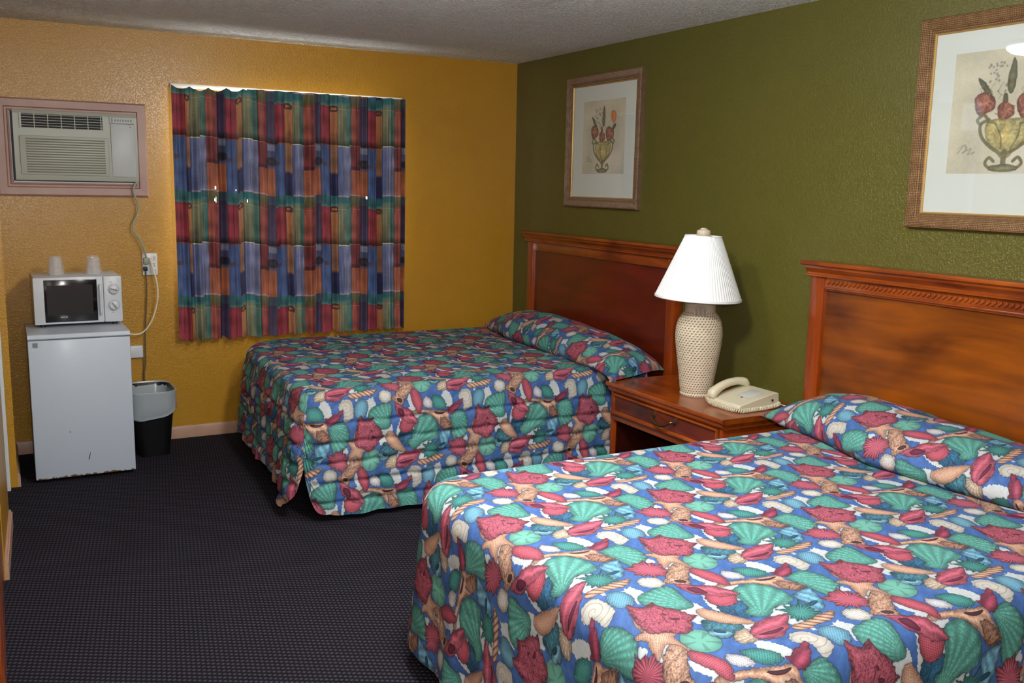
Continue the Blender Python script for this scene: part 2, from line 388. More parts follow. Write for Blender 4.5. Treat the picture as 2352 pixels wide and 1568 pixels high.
def curtain_print():
    W, H = 640, 1260          # one repeat = .300 m x .63 m
    x = (np.arange(W) + .5) / W; y = (np.arange(H) + .5) / H
    C = lambda *k: np.array(k) / 255.
    n1 = vnoise(W, H, 6, 12, 5); n2 = vnoise(W, H, 46, 8, 6); n3 = vnoise(W, H, 90, 170, 8); n4 = vnoise(W, H, 5, 20, 9)
    X, Y = np.meshgrid(x, y)
    T = 1 - Y                                        # 0 at the top of the repeat
    Xw = (X + .012 * (n4 - .5)) % 1; Tw = T + .006 * (n1 - .5)
    b = [0, .25, .36, .66, .87, 1]
    red = [C(156, 48, 62), C(170, 104, 62), C(128, 130, 98), C(168, 76, 62), C(78, 62, 96)]
    blu = [C(72, 96, 156), C(156, 104, 76), C(122, 128, 170), C(134, 48, 50), C(84, 84, 128)]
    A = np.zeros((H, W, 3)); K = np.clip(np.searchsorted(b, Xw, side='right') - 1, 0, 4)
    R = np.array(red)[K]; B = np.array(blu)[K]
    f = (Xw - np.array(b)[K]) / (np.array(b)[K + 1] - np.array(b)[K])
    A = np.where((Tw < .5)[..., None], R, B)
    mix = lambda m, c, a=1.0: A.__setitem__(slice(None), A * (1 - (np.clip(m, 0, 1) * a)[..., None]) + c * (np.clip(m, 0, 1) * a)[..., None])
    # olive column turns teal at its right side; red column turns rosy
    mix((K == 2) * (Tw < .5) * np.clip((f - .55) * 4, 0, 1), C(66, 118, 110))
    mix((K == 3) * (Tw < .5) * np.clip((f - .55) * 4, 0, 1), C(152, 60, 72))
    mix((K == 2) * (Tw >= .5) * np.clip((.45 - f) * 3, 0, 1), C(84, 100, 156))
    # teal heading
    hd = .085 + .03 * (K == 0) + .02 * (K == 1)
    mix(np.clip((hd - Tw) / .006, 0, 1), C(50, 110, 116)); mix(np.clip((hd - Tw) / .006, 0, 1) * np.clip((Tw - hd + .035) / .03, 0, 1), C(92, 156, 146), .7)
    mix((K == 3) * (Tw < .10), C(112, 104, 66)); mix((K == 4) * (Tw < .5) * 1., C(70, 58, 90), .6)
    mix((Tw > .125) * (Tw < .131) * (K == 2), C(160, 176, 150), .6)
    mix(((Tw > .13) & (Tw < .137)) * (K == 3), C(206, 120, 90), .7)
    # dark foot of the red row and the pale seam below it
    A *= (1 - .42 * np.clip((Tw - .42) / .06, 0, 1) * (Tw < .492))[..., None]
    mix(((Tw > .488) & (Tw < .497)) * (K == 2), C(206, 206, 176)); mix(((Tw > .490) & (Tw < .496)) * (K != 2), C(176, 104, 88), .7)
    # blue row: rust foot, navy patch, discs
    mix(np.clip((Tw - .73) / .01, 0, 1) * (K == 3), C(190, 96, 66)); mix(((Tw > .70) & (Tw < .735)) * (K == 3), C(90, 36, 42), .8)
    mix(np.clip((Tw - .76) / .03, 0, 1) * (K == 1), C(44, 44, 84)); mix(np.clip((Tw - .72) / .02, 0, 1) * (K == 4), C(176, 92, 58))
    mix((K == 4) * ((Tw > .5) & (Tw < .56)), C(124, 134, 168))
    asp = H / W * .63 / (.63 * W / H) if False else .63 / .30
    for cx, cy, rr_, c, al in ((.94, .665, .10, C(46, 44, 58), .9), (.08, .69, .055, C(104, 62, 54), .8), (.94, .665, .045, C(92, 62, 56), .6)):
        dx = np.abs(X - cx); dx = np.minimum(dx, 1 - dx); d = np.hypot(dx, (T - cy) * asp); mix(np.clip((rr_ - d) / .02, 0, 1), c, al)
    dx = np.abs(X - .30); d = np.hypot(dx, (T - .135) * asp); mix(np.clip((.045 - np.abs(d - .045)) / .02 - .9, 0, 1), C(60, 38, 48), .9)
    mix(((Tw > .985)) * ((K == 2) | (K == 3)), C(190, 150, 166), .7)
    A *= (1 - .30 * np.clip(1 - np.minimum(f, 1 - f) / .06, 0, 1))[..., None]      # painted block edges
    A *= (.74 + .34 * n1 + .26 * n2 + .12 * n3)[..., None]
    for _ in range(2):
        A = (A + np.roll(A, 1, 0) + np.roll(A, -1, 0) + np.roll(A, 1, 1) + np.roll(A, -1, 1)) / 5
    g = A.mean(2, keepdims=True)
    return to_image('curtain_print', (A * .80 + g * .20) * .82)

def urn_print(name, tulip):
    W, H = 690, 660
    Y, X = np.mgrid[0:H, 0:W]; X = (X + .5) / W; Y = 1 - (Y + .5) / H      # Y down from the top
    n1 = vnoise(W, H, 5, 5, 11); n2 = .5 * vnoise(W, H, 24, 23, 12) + .5 * vnoise(W, H, 70, 66, 14); n3 = vnoise(W, H, 150, 140, 13)
    A = np.ones((H, W, 3)) * np.array([196, 190, 170]) / 255
    A *= (.88 + .16 * n1 + .07 * n2 + .06 * n3)[..., None]
    A += np.array([-.03, -.03, .03]) * (Y * X)[..., None]
    def poly(p, c, sm=2, al=.9, tex=.5, sh=.5):
        P = chaikin(p, sm); x0 = max(0, int((P[:, 0].min() - .03) * W)); x1 = min(W, int((P[:, 0].max() + .03) * W) + 1)
        y0 = max(0, int((1 - P[:, 1].max() - .03) * H)); y1 = min(H, int((1 - P[:, 1].min() + .03) * H) + 1); N = n2[y0:y1, x0:x1]
        d = sdist(X[y0:y1, x0:x1], Y[y0:y1, x0:x1], P) + (N - .5) * .012
        m = np.clip(d / .008 + .5, 0, 1) * al; e = np.clip(d / .03, 0, 1)
        col = np.array(c) / 255. * (1 - sh * (1 - e[..., None])) * (1 - tex / 2 + tex * N[..., None])
        A[y0:y1, x0:x1] = A[y0:y1, x0:x1] * (1 - m[..., None]) + np.clip(col, 0, 1) * m[..., None]
    def stroke(p, w, c, al=.9):
        P = [Vector((a, b, 0)) for a, b in p]; P = spline(P, 8)
        x0 = max(0, int((min(k.x for k in P) - .04) * W)); x1 = min(W, int((max(k.x for k in P) + .04) * W) + 1)
        y1 = min(H, int((1 - min(k.y for k in P) + .04) * H) + 1); y0 = max(0, int((1 - max(k.y for k in P) - .04) * H))
        XX, YY = X[y0:y1, x0:x1], Y[y0:y1, x0:x1]
        d = np.full(XX.shape, 9.)
        for i in range(len(P) - 1):
            ax, ay = P[i].x, P[i].y; ex, ey = P[i + 1].x - ax, P[i + 1].y - ay
            t = np.clip(((XX - ax) * ex + (YY - ay) * ey) / (ex * ex + ey * ey + 1e-12), 0, 1)
            d = np.minimum(d, np.hypot(XX - ax - t * ex, YY - ay - t * ey))
        m = np.clip((w - d) / .006 + .5, 0, 1) * al
        col = np.array(c) / 255. * (.75 + .5 * n2[y0:y1, x0:x1, None])
        A[y0:y1, x0:x1] = A[y0:y1, x0:x1] * (1 - m[..., None]) + col * m[..., None]
    for i in range(26):                                     # pale sprays
        a = random.uniform(.30, .48); b = random.uniform(.10, .34); r = .012
        poly([(a - r, b), (a, b - r), (a + r, b), (a, b + r)], (176, 160, 166), 1, .7)
    poly([(.20, .20), (.27, .24), (.36, .37), (.33, .38), (.25, .30)], (70, 74, 58))
    poly([(.50, .05), (.54, .16), (.53, .34), (.49, .37), (.46, .28), (.48, .14)], (84, 88, 64))
    poly([(.79, .32), (.80, .36), (.70, .44), (.68, .42), (.73, .34)], (62, 66, 54))
    poly([(.44, .35), (.48, .36), (.49, .52), (.44, .50)], (70, 74, 50))
    if tulip: poly([(.66, .18), (.72, .14), (.79, .18), (.79, .28), (.74, .33), (.69, .29)], (214, 108, 58), 2, .9, .5, .25)
    for cx, cy, r in ((.29, .43, .095), (.47, .50, .075), (.65, .46, .10)):
        pts = [(cx + r * (1 + .18 * math.sin(k * 2.4)) * math.cos(k * PI / 5), cy + r * (1 + .2 * math.cos(k * 1.9)) * math.sin(k * PI / 5)) for k in range(10)]
        poly(pts, (122, 58, 54), 1, .92, .9, .5)
        pts = [(cx + r * .5 * math.cos(k * PI / 4) + .01, cy + r * .5 * math.sin(k * PI / 4) - .02) for k in range(8)]
        poly(pts, (176, 104, 78), 1, .6, .9, .2)
    gold = (150, 136, 74); dk = (88, 84, 60)
    poly([(.30, .58), (.40, .55), (.50, .56), (.62, .55), (.70, .60), (.66, .74), (.57, .82), (.52, .88), (.46, .88), (.42, .82), (.33, .74)], gold, 2, .75, .9, .45)
    poly([(.44, .62), (.52, .62), (.54, .76), (.48, .82), (.43, .74)], (196, 176, 110), 2, .7, .7, .2)
    stroke([(.34, .56), (.27, .60), (.29, .70), (.38, .79), (.47, .84)], .014, dk); stroke([(.66, .55), (.73, .60), (.70, .70), (.60, .79), (.51, .84)], .014, dk)
    stroke([(.27, .60), (.24, .56), (.29, .52), (.33, .56)], .013, dk); stroke([(.73, .60), (.76, .56), (.71, .52), (.67, .56)], .013, dk)
    stroke([(.49, .82), (.49, .92)], .022, dk)
    stroke([(.49, .93), (.40, .96), (.34, .92), (.37, .87), (.41, .90)], .013, dk); stroke([(.50, .93), (.58, .96), (.64, .92), (.61, .87), (.57, .90)], .013, dk)
    poly([(.36, .94), (.49, .92), (.62, .94), (.60, .985), (.38, .985)], (112, 112, 82), 1, .9)
    stroke([(.09, .83), (.14, .77), (.17, .79), (.13, .83), (.21, .79), (.18, .84), (.24, .82), (.22, .845)], .0025, (70, 64, 60), .7); stroke([(.08, .80), (.15, .755), (.16, .80)], .002, (90, 84, 80), .6)
    for a0, a1, c, w_ in (((.40, .60), (.46, .80), dk, .006), ((.60, .60), (.54, .80), dk, .006), ((.36, .64), (.42, .78), gold, .008), ((.66, .64), (.58, .79), gold, .008), ((.47, .57), (.48, .72), (186, 150, 90), .007), ((.33, .58), (.40, .60), dk, .007), ((.67, .58), (.60, .60), dk, .007)):
        stroke([a0, ((a0[0] + a1[0]) / 2 + .02, (a0[1] + a1[1]) / 2), a1], w_, c, .8)
    for cx, cy in ((.29, .43), (.47, .50), (.65, .46)):
        for k in range(9):
            a = k * .7; stroke([(cx + .02 * math.cos(a), cy + .02 * math.sin(a)), (cx + .06 * math.cos(a + .5), cy + .055 * math.sin(a + .5)), (cx + .085 * math.cos(a + .9), cy + .08 * math.sin(a + .9))], .005, (98, 44, 44) if k % 2 else (182, 122, 104), .45)
    for k in range(14):
        a = random.uniform(.24, .72); b = random.uniform(.30, .42); stroke([(a, b), (a + random.uniform(-.02, .02), b - .03), (a + random.uniform(-.04, .04), b - .06)], .003, (110, 114, 88), .6)
    A = A * .78 + np.array([196, 191, 176]) / 255 * .22
    return to_image(name, A)

def cloth_mat(name, img, rough=.75, bump=(70, .12, .004), lining=None, sheen=.0):
    m = mat(name, (1, 1, 1, 1), rough, .25, bump=bump)
    n = m.node_tree.nodes; l = m.node_tree.links; b = n['Principled BSDF']
    t = n.new('ShaderNodeTexImage'); t.image = img; t.extension = 'REPEAT'; t.interpolation = 'Linear'
    uv = n.new('ShaderNodeTexCoord'); l.new(uv.outputs['UV'], t.inputs['Vector'])
    out = t.outputs['Color']
    if lining:
        g = n.new('ShaderNodeNewGeometry'); mx = n.new('ShaderNodeMixRGB'); mx.inputs[2].default_value = lining
        l.new(g.outputs['Backfacing'], mx.inputs[0]); l.new(out, mx.inputs[1]); out = mx.outputs[0]
    l.new(out, b.inputs['Base Color'])
    return m
# ================================================================== materials of this room
YEL = srgb(186, 136, 36); GRN = srgb(92, 89, 33)
M_yel = wall_paint('yellow_wall_paint', YEL, .29, 95, .25, .5, dist=.0022)
M_grn = wall_paint('olive_wall_paint', GRN, .30, 100, .44, .5, dist=.0025)
M_ceil = wall_paint('textured_ceiling', (.93, .965, .985, 1), .75, 56, 1.15, .2, dist=.008)
M_trim = mat('pinkish_beige_trim', srgb(186, 146, 122), .45, mottle=(14, srgb(170, 128, 104), .5))
M_acframe = mat('mauve_brown_painted_wood', srgb(176, 138, 120), .4, mottle=(5, srgb(158, 116, 106), .7), bump=(60, .1, .002))
M_white = mat('white_gloss_paint', srgb(222, 226, 230), .35)
M_fridge = mat('white_enamel', srgb(196, 207, 220), .42, coat=.12, coatr=.2)
M_mw = mat('white_plastic', srgb(212, 218, 224), .35)
M_black = mat('black_glass', srgb(14, 14, 16), .12, .6)
M_window = mat('dark_oven_window', srgb(46, 46, 50), .2, .5)
M_grey = mat('grey_plastic', srgb(128, 130, 134), .5)
M_dark = mat('black_plastic', srgb(20, 20, 22), .5)
M_ac = mat('aged_beige_grey_plastic', srgb(186, 190, 178), .45)
M_acpan = mat('pale_grey_plastic', srgb(198, 204, 204), .42)
M_slot = mat('dark_grille_opening', srgb(22, 26, 24), .7)
M_groove = mat('olive_grey_grille_groove', srgb(120, 120, 98), .6)
M_cordg = mat('pale_green_grey_cord', srgb(160, 168, 148), .45)
M_cordw = mat('cream_white_cord', srgb(232, 222, 196), .45)
M_cordd = mat('brown_grey_cord', srgb(104, 90, 70), .5)
M_wood_y = wood('cherry_wood_along_wall', srgb(104, 38, 8), srgb(172, 82, 18), 1)
M_wood_z = wood('cherry_wood_upright', srgb(120, 46, 8), srgb(166, 70, 12), 2, 1)
M_wood_x = wood('cherry_wood_deep', srgb(104, 34, 12), srgb(160, 62, 18), 0)
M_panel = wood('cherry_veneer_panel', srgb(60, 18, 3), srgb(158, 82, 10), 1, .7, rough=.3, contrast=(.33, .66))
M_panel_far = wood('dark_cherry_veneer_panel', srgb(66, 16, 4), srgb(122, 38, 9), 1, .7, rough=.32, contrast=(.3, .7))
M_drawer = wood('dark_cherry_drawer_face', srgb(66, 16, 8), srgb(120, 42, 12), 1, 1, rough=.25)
M_inner_shade = wood('shade_darkened_inner_wood', srgb(40, 11, 5), srgb(66, 22, 9), 1)  # cherry with the deep shade of the nightstand interior painted into its colour
M_brass = mat('tarnished_brass', srgb(120, 96, 66), .35, metal=.9)
M_shade = mat('pleated_white_shade', (.82, .85, .86, 1), .8, .2)
M_gold = mat('ribbed_gold_frame', srgb(150, 118, 80), .42, .5, metal=.25, mottle=(30, srgb(120, 84, 60), .5))
M_brownf = mat('bronze_brown_frame', srgb(154, 130, 104), .4, .5, metal=.25, mottle=(30, srgb(116, 84, 66), .5))
M_goldlip = mat('gilt_lip', srgb(196, 160, 92), .35, .5, metal=.4)
M_mat = mat('white_picture_mat', srgb(222, 226, 224), .8)
M_phone = mat('ivory_phone_plastic', srgb(214, 206, 178), .38)
M_phone2 = mat('pale_grey_phone_card', srgb(196, 198, 190), .5)
M_bin = mat('black_bin_plastic', srgb(12, 12, 14), .4)
M_matt = mat('mattress_ticking', srgb(214, 210, 200), .9)
M_base = mat('dark_bed_base', srgb(34, 26, 24), .9)
M_alu = mat('white_curtain_track', (.84, .84, .82, 1), .4)

def glass_mat(name, tint, refl=.06, rough=.0):
    m = bpy.data.materials.new(name); m.use_nodes = True; n = m.node_tree.nodes; l = m.node_tree.links; n.clear()
    t = n.new('ShaderNodeBsdfTransparent'); t.inputs[0].default_value = tint
    g = n.new('ShaderNodeBsdfGlossy'); g.inputs['Roughness'].default_value = rough
    ge = n.new('ShaderNodeNewGeometry'); dt = n.new('ShaderNodeVectorMath'); dt.operation = 'DOT_PRODUCT'
    l.new(ge.outputs['Normal'], dt.inputs[0]); l.new(ge.outputs['Incoming'], dt.inputs[1])
    ab = n.new('ShaderNodeMath'); ab.operation = 'ABSOLUTE'; l.new(dt.outputs['Value'], ab.inputs[0])
    s1 = n.new('ShaderNodeMath'); s1.operation = 'SUBTRACT'; s1.inputs[0].default_value = 1; l.new(ab.outputs[0], s1.inputs[1])
    pw = n.new('ShaderNodeMath'); pw.operation = 'POWER'; pw.inputs[1].default_value = 5; l.new(s1.outputs[0], pw.inputs[0])
    f = n.new('ShaderNodeMath'); f.operation = 'MULTIPLY_ADD'; f.inputs[1].default_value = .96; f.inputs[2].default_value = .035; l.new(pw.outputs[0], f.inputs[0])
    mx = n.new('ShaderNodeMixShader'); o = n.new('ShaderNodeOutputMaterial')
    l.new(f.outputs[0], mx.inputs[0]); l.new(t.outputs[0], mx.inputs[1]); l.new(g.outputs[0], mx.inputs[2]); l.new(mx.outputs[0], o.inputs[0])
    return m
M_glass = glass_mat('picture_glass', (.97, .98, .97, 1), rough=.02)
M_pane = glass_mat('window_glass', (.95, .97, .97, 1))

def film_mat(name, col, alpha):
    m = bpy.data.materials.new(name); m.use_nodes = True; n = m.node_tree.nodes; l = m.node_tree.links; b = n['Principled BSDF']
    b.inputs['Base Color'].default_value = col; b.inputs['Roughness'].default_value = .22; b.inputs['Alpha'].default_value = alpha
    b.inputs['Coat Weight'].default_value = .5
    return m
M_liner = film_mat('clear_bin_liner', srgb(220, 232, 238), .52)
M_cup = film_mat('wrapped_clear_cup', srgb(238, 238, 240), .30)

def carpet_mat():
    m = mat('dark_dotted_carpet', srgb(30, 25, 31), .95, .1)
    n = m.node_tree.nodes; l = m.node_tree.links; b = n['Principled BSDF']
    tc = n.new('ShaderNodeTexCoord'); a = (.0145, -.0079); bb = (.0178, .0153); det = a[0] * bb[1] - a[1] * bb[0]
    def vm(op, x, y):
        k = n.new('ShaderNodeVectorMath'); k.operation = op; l.new(x, k.inputs[0])
        if isinstance(y, tuple): k.inputs[1].default_value = y
        else: l.new(y, k.inputs[1])
        return k
    def mt(op, x, y=0):
        k = n.new('ShaderNodeMath'); k.operation = op; l.new(x, k.inputs[0]); k.inputs[1].default_value = y; return k.outputs[0]
    s = mt('SUBTRACT', mt('FRACT', vm('DOT_PRODUCT', tc.outputs['Object'], (bb[1] / det, -bb[0] / det, 0)).outputs['Value']), .5)
    t = mt('SUBTRACT', mt('FRACT', vm('DOT_PRODUCT', tc.outputs['Object'], (-a[1] / det, a[0] / det, 0)).outputs['Value']), .5)
    def sc(x, v):
        k = n.new('ShaderNodeVectorMath'); k.operation = 'SCALE'; k.inputs[0].default_value = (v[0] * 100, v[1] * 100, 0); l.new(x, k.inputs['Scale']); return k.outputs[0]
    ln = vm('LENGTH', vm('ADD', sc(s, a), sc(t, bb)).outputs[0], (0, 0, 0))
    d = n.new('ShaderNodeMapRange'); d.inputs[1].default_value = .36; d.inputs[2].default_value = .76; d.inputs[3].default_value = 1; d.inputs[4].default_value = 0
    l.new(ln.outputs['Value'], d.inputs[0])
    nz = n.new('ShaderNodeTexNoise'); nz.inputs['Scale'].default_value = 5; nz.inputs['Detail'].default_value = 3; l.new(tc.outputs['Object'], nz.inputs['Vector'])
    n2 = n.new('ShaderNodeTexNoise'); n2.inputs['Scale'].default_value = 160; n2.inputs['Detail'].default_value = 1; l.new(tc.outputs['Object'], n2.inputs['Vector'])
    c1 = n.new('ShaderNodeMixRGB'); c1.inputs[1].default_value = srgb(66, 57, 64); c1.inputs[2].default_value = srgb(56, 60, 71); l.new(nz.outputs['Fac'], c1.inputs[0])
    c0 = n.new('ShaderNodeMixRGB'); c0.inputs[1].default_value = srgb(17, 14, 19); c0.inputs[2].default_value = srgb(28, 24, 31); l.new(n2.outputs['Fac'], c0.inputs[0])
    mx = n.new('ShaderNodeMixRGB'); l.new(d.outputs[0], mx.inputs[0]); l.new(c0.outputs[0], mx.inputs[1]); l.new(c1.outputs[0], mx.inputs[2])
    l.new(mx.outputs[0], b.inputs['Base Color'])
    bp = n.new('ShaderNodeBump'); bp.inputs['Strength'].default_value = .4; bp.inputs['Distance'].default_value = .003
    l.new(d.outputs[0], bp.inputs['Height']); l.new(bp.outputs['Normal'], b.inputs['Normal'])
    return m

def weave_mat():
    """cream wicker with small dark gaps, laid out around the vase"""
    m = mat('cream_wicker', srgb(214, 198, 172), .7, .3)
    n = m.node_tree.nodes; l = m.node_tree.links; b = n['Principled BSDF']
    tc = n.new('ShaderNodeTexCoord'); sp = n.new('ShaderNodeSeparateXYZ'); l.new(tc.outputs['UV'], sp.inputs[0])
    def M(op, a, bb=None):
        k = n.new('ShaderNodeMath'); k.operation = op
        for i, q in enumerate((a, bb)):
            if q is None: continue
            if isinstance(q, (int, float)): k.inputs[i].default_value = q
            else: l.new(q, k.inputs[i])
        return k.outputs[0]
    U = M('MULTIPLY', sp.outputs[0], 38); V = M('MULTIPLY', sp.outputs[1], 84)
    par = M('MULTIPLY', M('FLOOR', V), .5); U2 = M('ADD', U, par)
    fu = M('SUBTRACT', M('FRACT', U2), .5); fv = M('SUBTRACT', M('FRACT', V), .5)
    # each gap is a short slanted slit
    sl = M('SUBTRACT', fu, M('MULTIPLY', fv, .35))
    r = M('ADD', M('MULTIPLY', M('MULTIPLY', sl, sl), 8.5), M('MULTIPLY', M('MULTIPLY', fv, fv), 7))
    d = n.new('ShaderNodeMapRange'); d.inputs[1].default_value = .10; d.inputs[2].default_value = .75; l.new(r, d.inputs[0])
    nz = n.new('ShaderNodeTexNoise'); nz.inputs['Scale'].default_value = 90; l.new(tc.outputs['Object'], nz.inputs['Vector'])
    mm = M('MULTIPLY', M('SUBTRACT', 1, d.outputs[0]), M('ADD', nz.outputs['Fac'], .25))
    mx = n.new('ShaderNodeMixRGB'); mx.inputs[1].default_value = srgb(220, 206, 180); mx.inputs[2].default_value = srgb(132, 112, 100)
    l.new(mm, mx.inputs[0]); l.new(mx.outputs[0], b.inputs['Base Color'])
    bp = n.new('ShaderNodeBump'); bp.inputs['Strength'].default_value = .9; bp.inputs['Distance'].default_value = .004
    l.new(d.outputs[0], bp.inputs['Height']); l.new(bp.outputs['Normal'], b.inputs['Normal'])
    return m

def ribbed_frame(m0, pitch):
    """adds fine beading across a moulding"""
    m = m0.copy(); n = m.node_tree.nodes; l = m.node_tree.links; b = n['Principled BSDF']
    tc = n.new('ShaderNodeTexCoord'); sp = n.new('ShaderNodeSeparateXYZ'); l.new(tc.outputs['Object'], sp.inputs[0])
    def wv(o):
        a = n.new('ShaderNodeMath'); a.operation = 'MULTIPLY'; a.inputs[1].default_value = PI / pitch; l.new(o, a.inputs[0])
        s = n.new('ShaderNodeMath'); s.operation = 'SINE'; l.new(a.outputs[0], s.inputs[0])
        k = n.new('ShaderNodeMath'); k.operation = 'ABSOLUTE'; l.new(s.outputs[0], k.inputs[0]); return k.outputs[0]
    mu = n.new('ShaderNodeMath'); mu.operation = 'MINIMUM'; l.new(wv(sp.outputs[1]), mu.inputs[0]); l.new(wv(sp.outputs[2]), mu.inputs[1])
    mr = n.new('ShaderNodeMapRange'); mr.inputs[1].default_value = .05; mr.inputs[2].default_value = .7; l.new(mu.outputs[0], mr.inputs[0])
    src = b.inputs['Base Color'].links[0].from_socket
    mx = n.new('ShaderNodeMixRGB'); mx.blend_type = 'MULTIPLY'; mx.inputs[0].default_value = 1
    dk = n.new('ShaderNodeMixRGB'); dk.inputs[1].default_value = (.58, .50, .46, 1); dk.inputs[2].default_value = (1.12, 1.08, 1.02, 1)
    l.new(mr.outputs[0], dk.inputs[0]); l.new(src, mx.inputs[1]); l.new(dk.outputs[0], mx.inputs[2]); l.new(mx.outputs[0], b.inputs['Base Color'])
    bp = n.new('ShaderNodeBump'); bp.inputs['Strength'].default_value = .7; bp.inputs['Distance'].default_value = .004
    l.new(mr.outputs[0], bp.inputs['Height']); l.new(bp.outputs['Normal'], b.inputs['Normal'])
    return m
M_gold_r = ribbed_frame(M_gold, .0068); M_brown_r = ribbed_frame(M_brownf, .0068)
M_carpet = carpet_mat(); M_weave = weave_mat()

IM_shell = shell_print(); IM_curt = curtain_print()
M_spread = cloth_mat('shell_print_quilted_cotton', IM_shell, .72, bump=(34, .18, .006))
M_curt = cloth_mat('painterly_block_print_cloth', IM_curt, .6, bump=(90, .1, .003), lining=srgb(226, 220, 205))
M_art1 = cloth_mat('urn_print_with_orange_tulip', urn_print('urn_print_tulip', True), .8, bump=(200, .02, .001))
M_art2 = cloth_mat('urn_print_red_flowers', urn_print('urn_print_red', False), .8, bump=(200, .02, .001))

# ================================================================== the room
H = 2.44
XL, YF = -3.265, -7.4
def struct(name, m): return m
def S(o, label=None):
    o['kind'] = 'structure'
    return o
S(MB().box(-4.8, .12, YF - .1, .12, -.1, 0).build('floor', M_carpet))
S(MB().box(-4.8, .12, YF - .1, .12, H, H + .1).build('ceiling', M_ceil))
S(MB().box(0, .12, YF - .1, .12, 0, H).build('wall_right', M_grn))
WX0, WX1, WZ0, WZ1 = -2.26, -1.0, 1.00, 2.10
w = MB()
w.box(-4.8, WX0, 0, .12, 0, H); w.box(WX1, 0, 0, .12, 0, H); w.box(WX0, WX1, 0, .12, 0, WZ0); w.box(WX0, WX1, 0, .12, WZ1, H)
S(w.build('wall_back', M_yel))
# left wall: the stub beside the refrigerator, then the door, then a pier that stands a little further back
S(MB().box(-3.60, XL, -.655, 0, 0, H).build('wall_left', M_yel))
S(MB().prism([(-3.60, -1.27), (-3.312, -1.27), (-3.337, -1.93), (-3.60, -1.93)], 'z', 0, H).build('wall_left_pier', M_yel))
S(MB().box(-4.8, -4.7, YF, -.6, 0, H).build('wall_left_rear', M_yel))
S(MB().box(-4.8, .12, YF - .1, YF, 0, H).build('wall_front', M_yel))
S(MB().box(-4.7, -3.55, -1.27, -1.17, 0, H).build('wall_left_return', M_yel))
# white door casing and door in the left wall
S(MB().box(-3.345, -3.298, -.715, -.656, 0, 2.08, .004).box(-3.36, -3.315, -1.268, -1.21, 0, 2.08, .004).box(-3.35, -3.30, -1.21, -.715, 2.03, 2.08, .004).build('trim_1', M_white))
d = MB().box(-3.40, -3.362, -1.21, -.716, .01, 2.03, .003)
d.box(-3.366, -3.355, -1.15, -.78, .25, .95, .004).box(-3.366, -3.355, -1.15, -.78, 1.08, 1.85, .004)
door = S(d.build('door_1', mat('cream_door_paint', srgb(206, 186, 140), .45)))
MB().lathe([(.012, 0), (.012, .03), (.026, .04), (.028, .055), (.02, .068), (0, .07)], n=20, M=Matrix.Translation((-3.362, -1.15, 1.0)) @ Matrix.Rotation(PI / 2, 4, 'Y')).build('door_knob', M_brass, door)
# baseboards
def base_prof(t=.014, h=.075): return [(0, 0), (-t, 0), (-t, h * .78), (-t * .55, h), (0, h)]
pf = [(p[0], p[1]) for p in base_prof()]
S(MB().prism(pf, 'x', XL, -0.0).build('baseboard_back', M_trim))
S(MB().prism([(XL - p[0], p[1]) for p in pf], 'y', -.655, -.014).build('baseboard_left', M_trim))
S(MB().prism([(-3.312, -1.27), (-3.298, -1.27), (-3.323, -1.93), (-3.337, -1.93)], 'z', 0, .07).prism([(-3.312, -1.27), (-3.304, -1.27), (-3.329, -1.93), (-3.337, -1.93)], 'z', .07, .08).build('baseboard_left_pier', M_trim))
S(MB().prism([p for p in pf], 'y', YF, -.014).build('baseboard_right', M_trim))
# window behind the curtain
f = MB()
for a in ((WX0, WX0 + .05, WZ0, WZ1), (WX1 - .05, WX1, WZ0, WZ1)): f.box(a[0], a[1], .05, .10, a[2], a[3], .004)
for z in (WZ0, WZ1 - .05, (WZ0 + WZ1) / 2 - .02): f.box(WX0, WX1, .055, .095, z, z + .045, .004)
win = S(f.build('window_1', M_white))
MB().box(WX0 + .04, WX1 - .04, .072, .076, WZ0 + .03, WZ1 - .04).build('pane', M_pane, win)

# ================================================================== ceiling light (glass dome in the middle of the room)
LX, LY = -2.0, -3.75
cl = thing('ceiling_light', (LX, LY, H), 'round white glass bowl light on a short stem below the ceiling, over the near bed', 'ceiling light')
MB().lathe([(.07, 0), (.07, -.02), (.014, -.028), (.014, -.17), (.06, -.185)], (LX, LY, H), 40).build('base', M_white, cl)
M_dome = emit('lit_glass_dome', (1, .99, .97, 1), 175)
MB().lathe([(.05, -.175), (.10, -.185), (.13, -.21), (.135, -.235), (.12, -.27), (.085, -.298), (.04, -.310), (0.0001, -.312)], (LX, LY, H), 40, cap=False).build('dome', M_dome, cl)

sl2 = thing('ceiling_light', (-1.83, -2.62, H), 'flat round white glass light close to the ceiling between the two beds', 'ceiling light')
MB().lathe([(.15, 0), (.15, -.02), (.13, -.026)], (-1.83, -2.62, H), 36).build('base', M_white, sl2)
MB().lathe([(.125, -.02), (.13, -.035), (.10, -.058), (.05, -.070), (.0001, -.072)], (-1.83, -2.62, H), 36, cap=False).build('dome', emit('lit_flat_glass', (1, .99, .97, 1), 80), sl2)

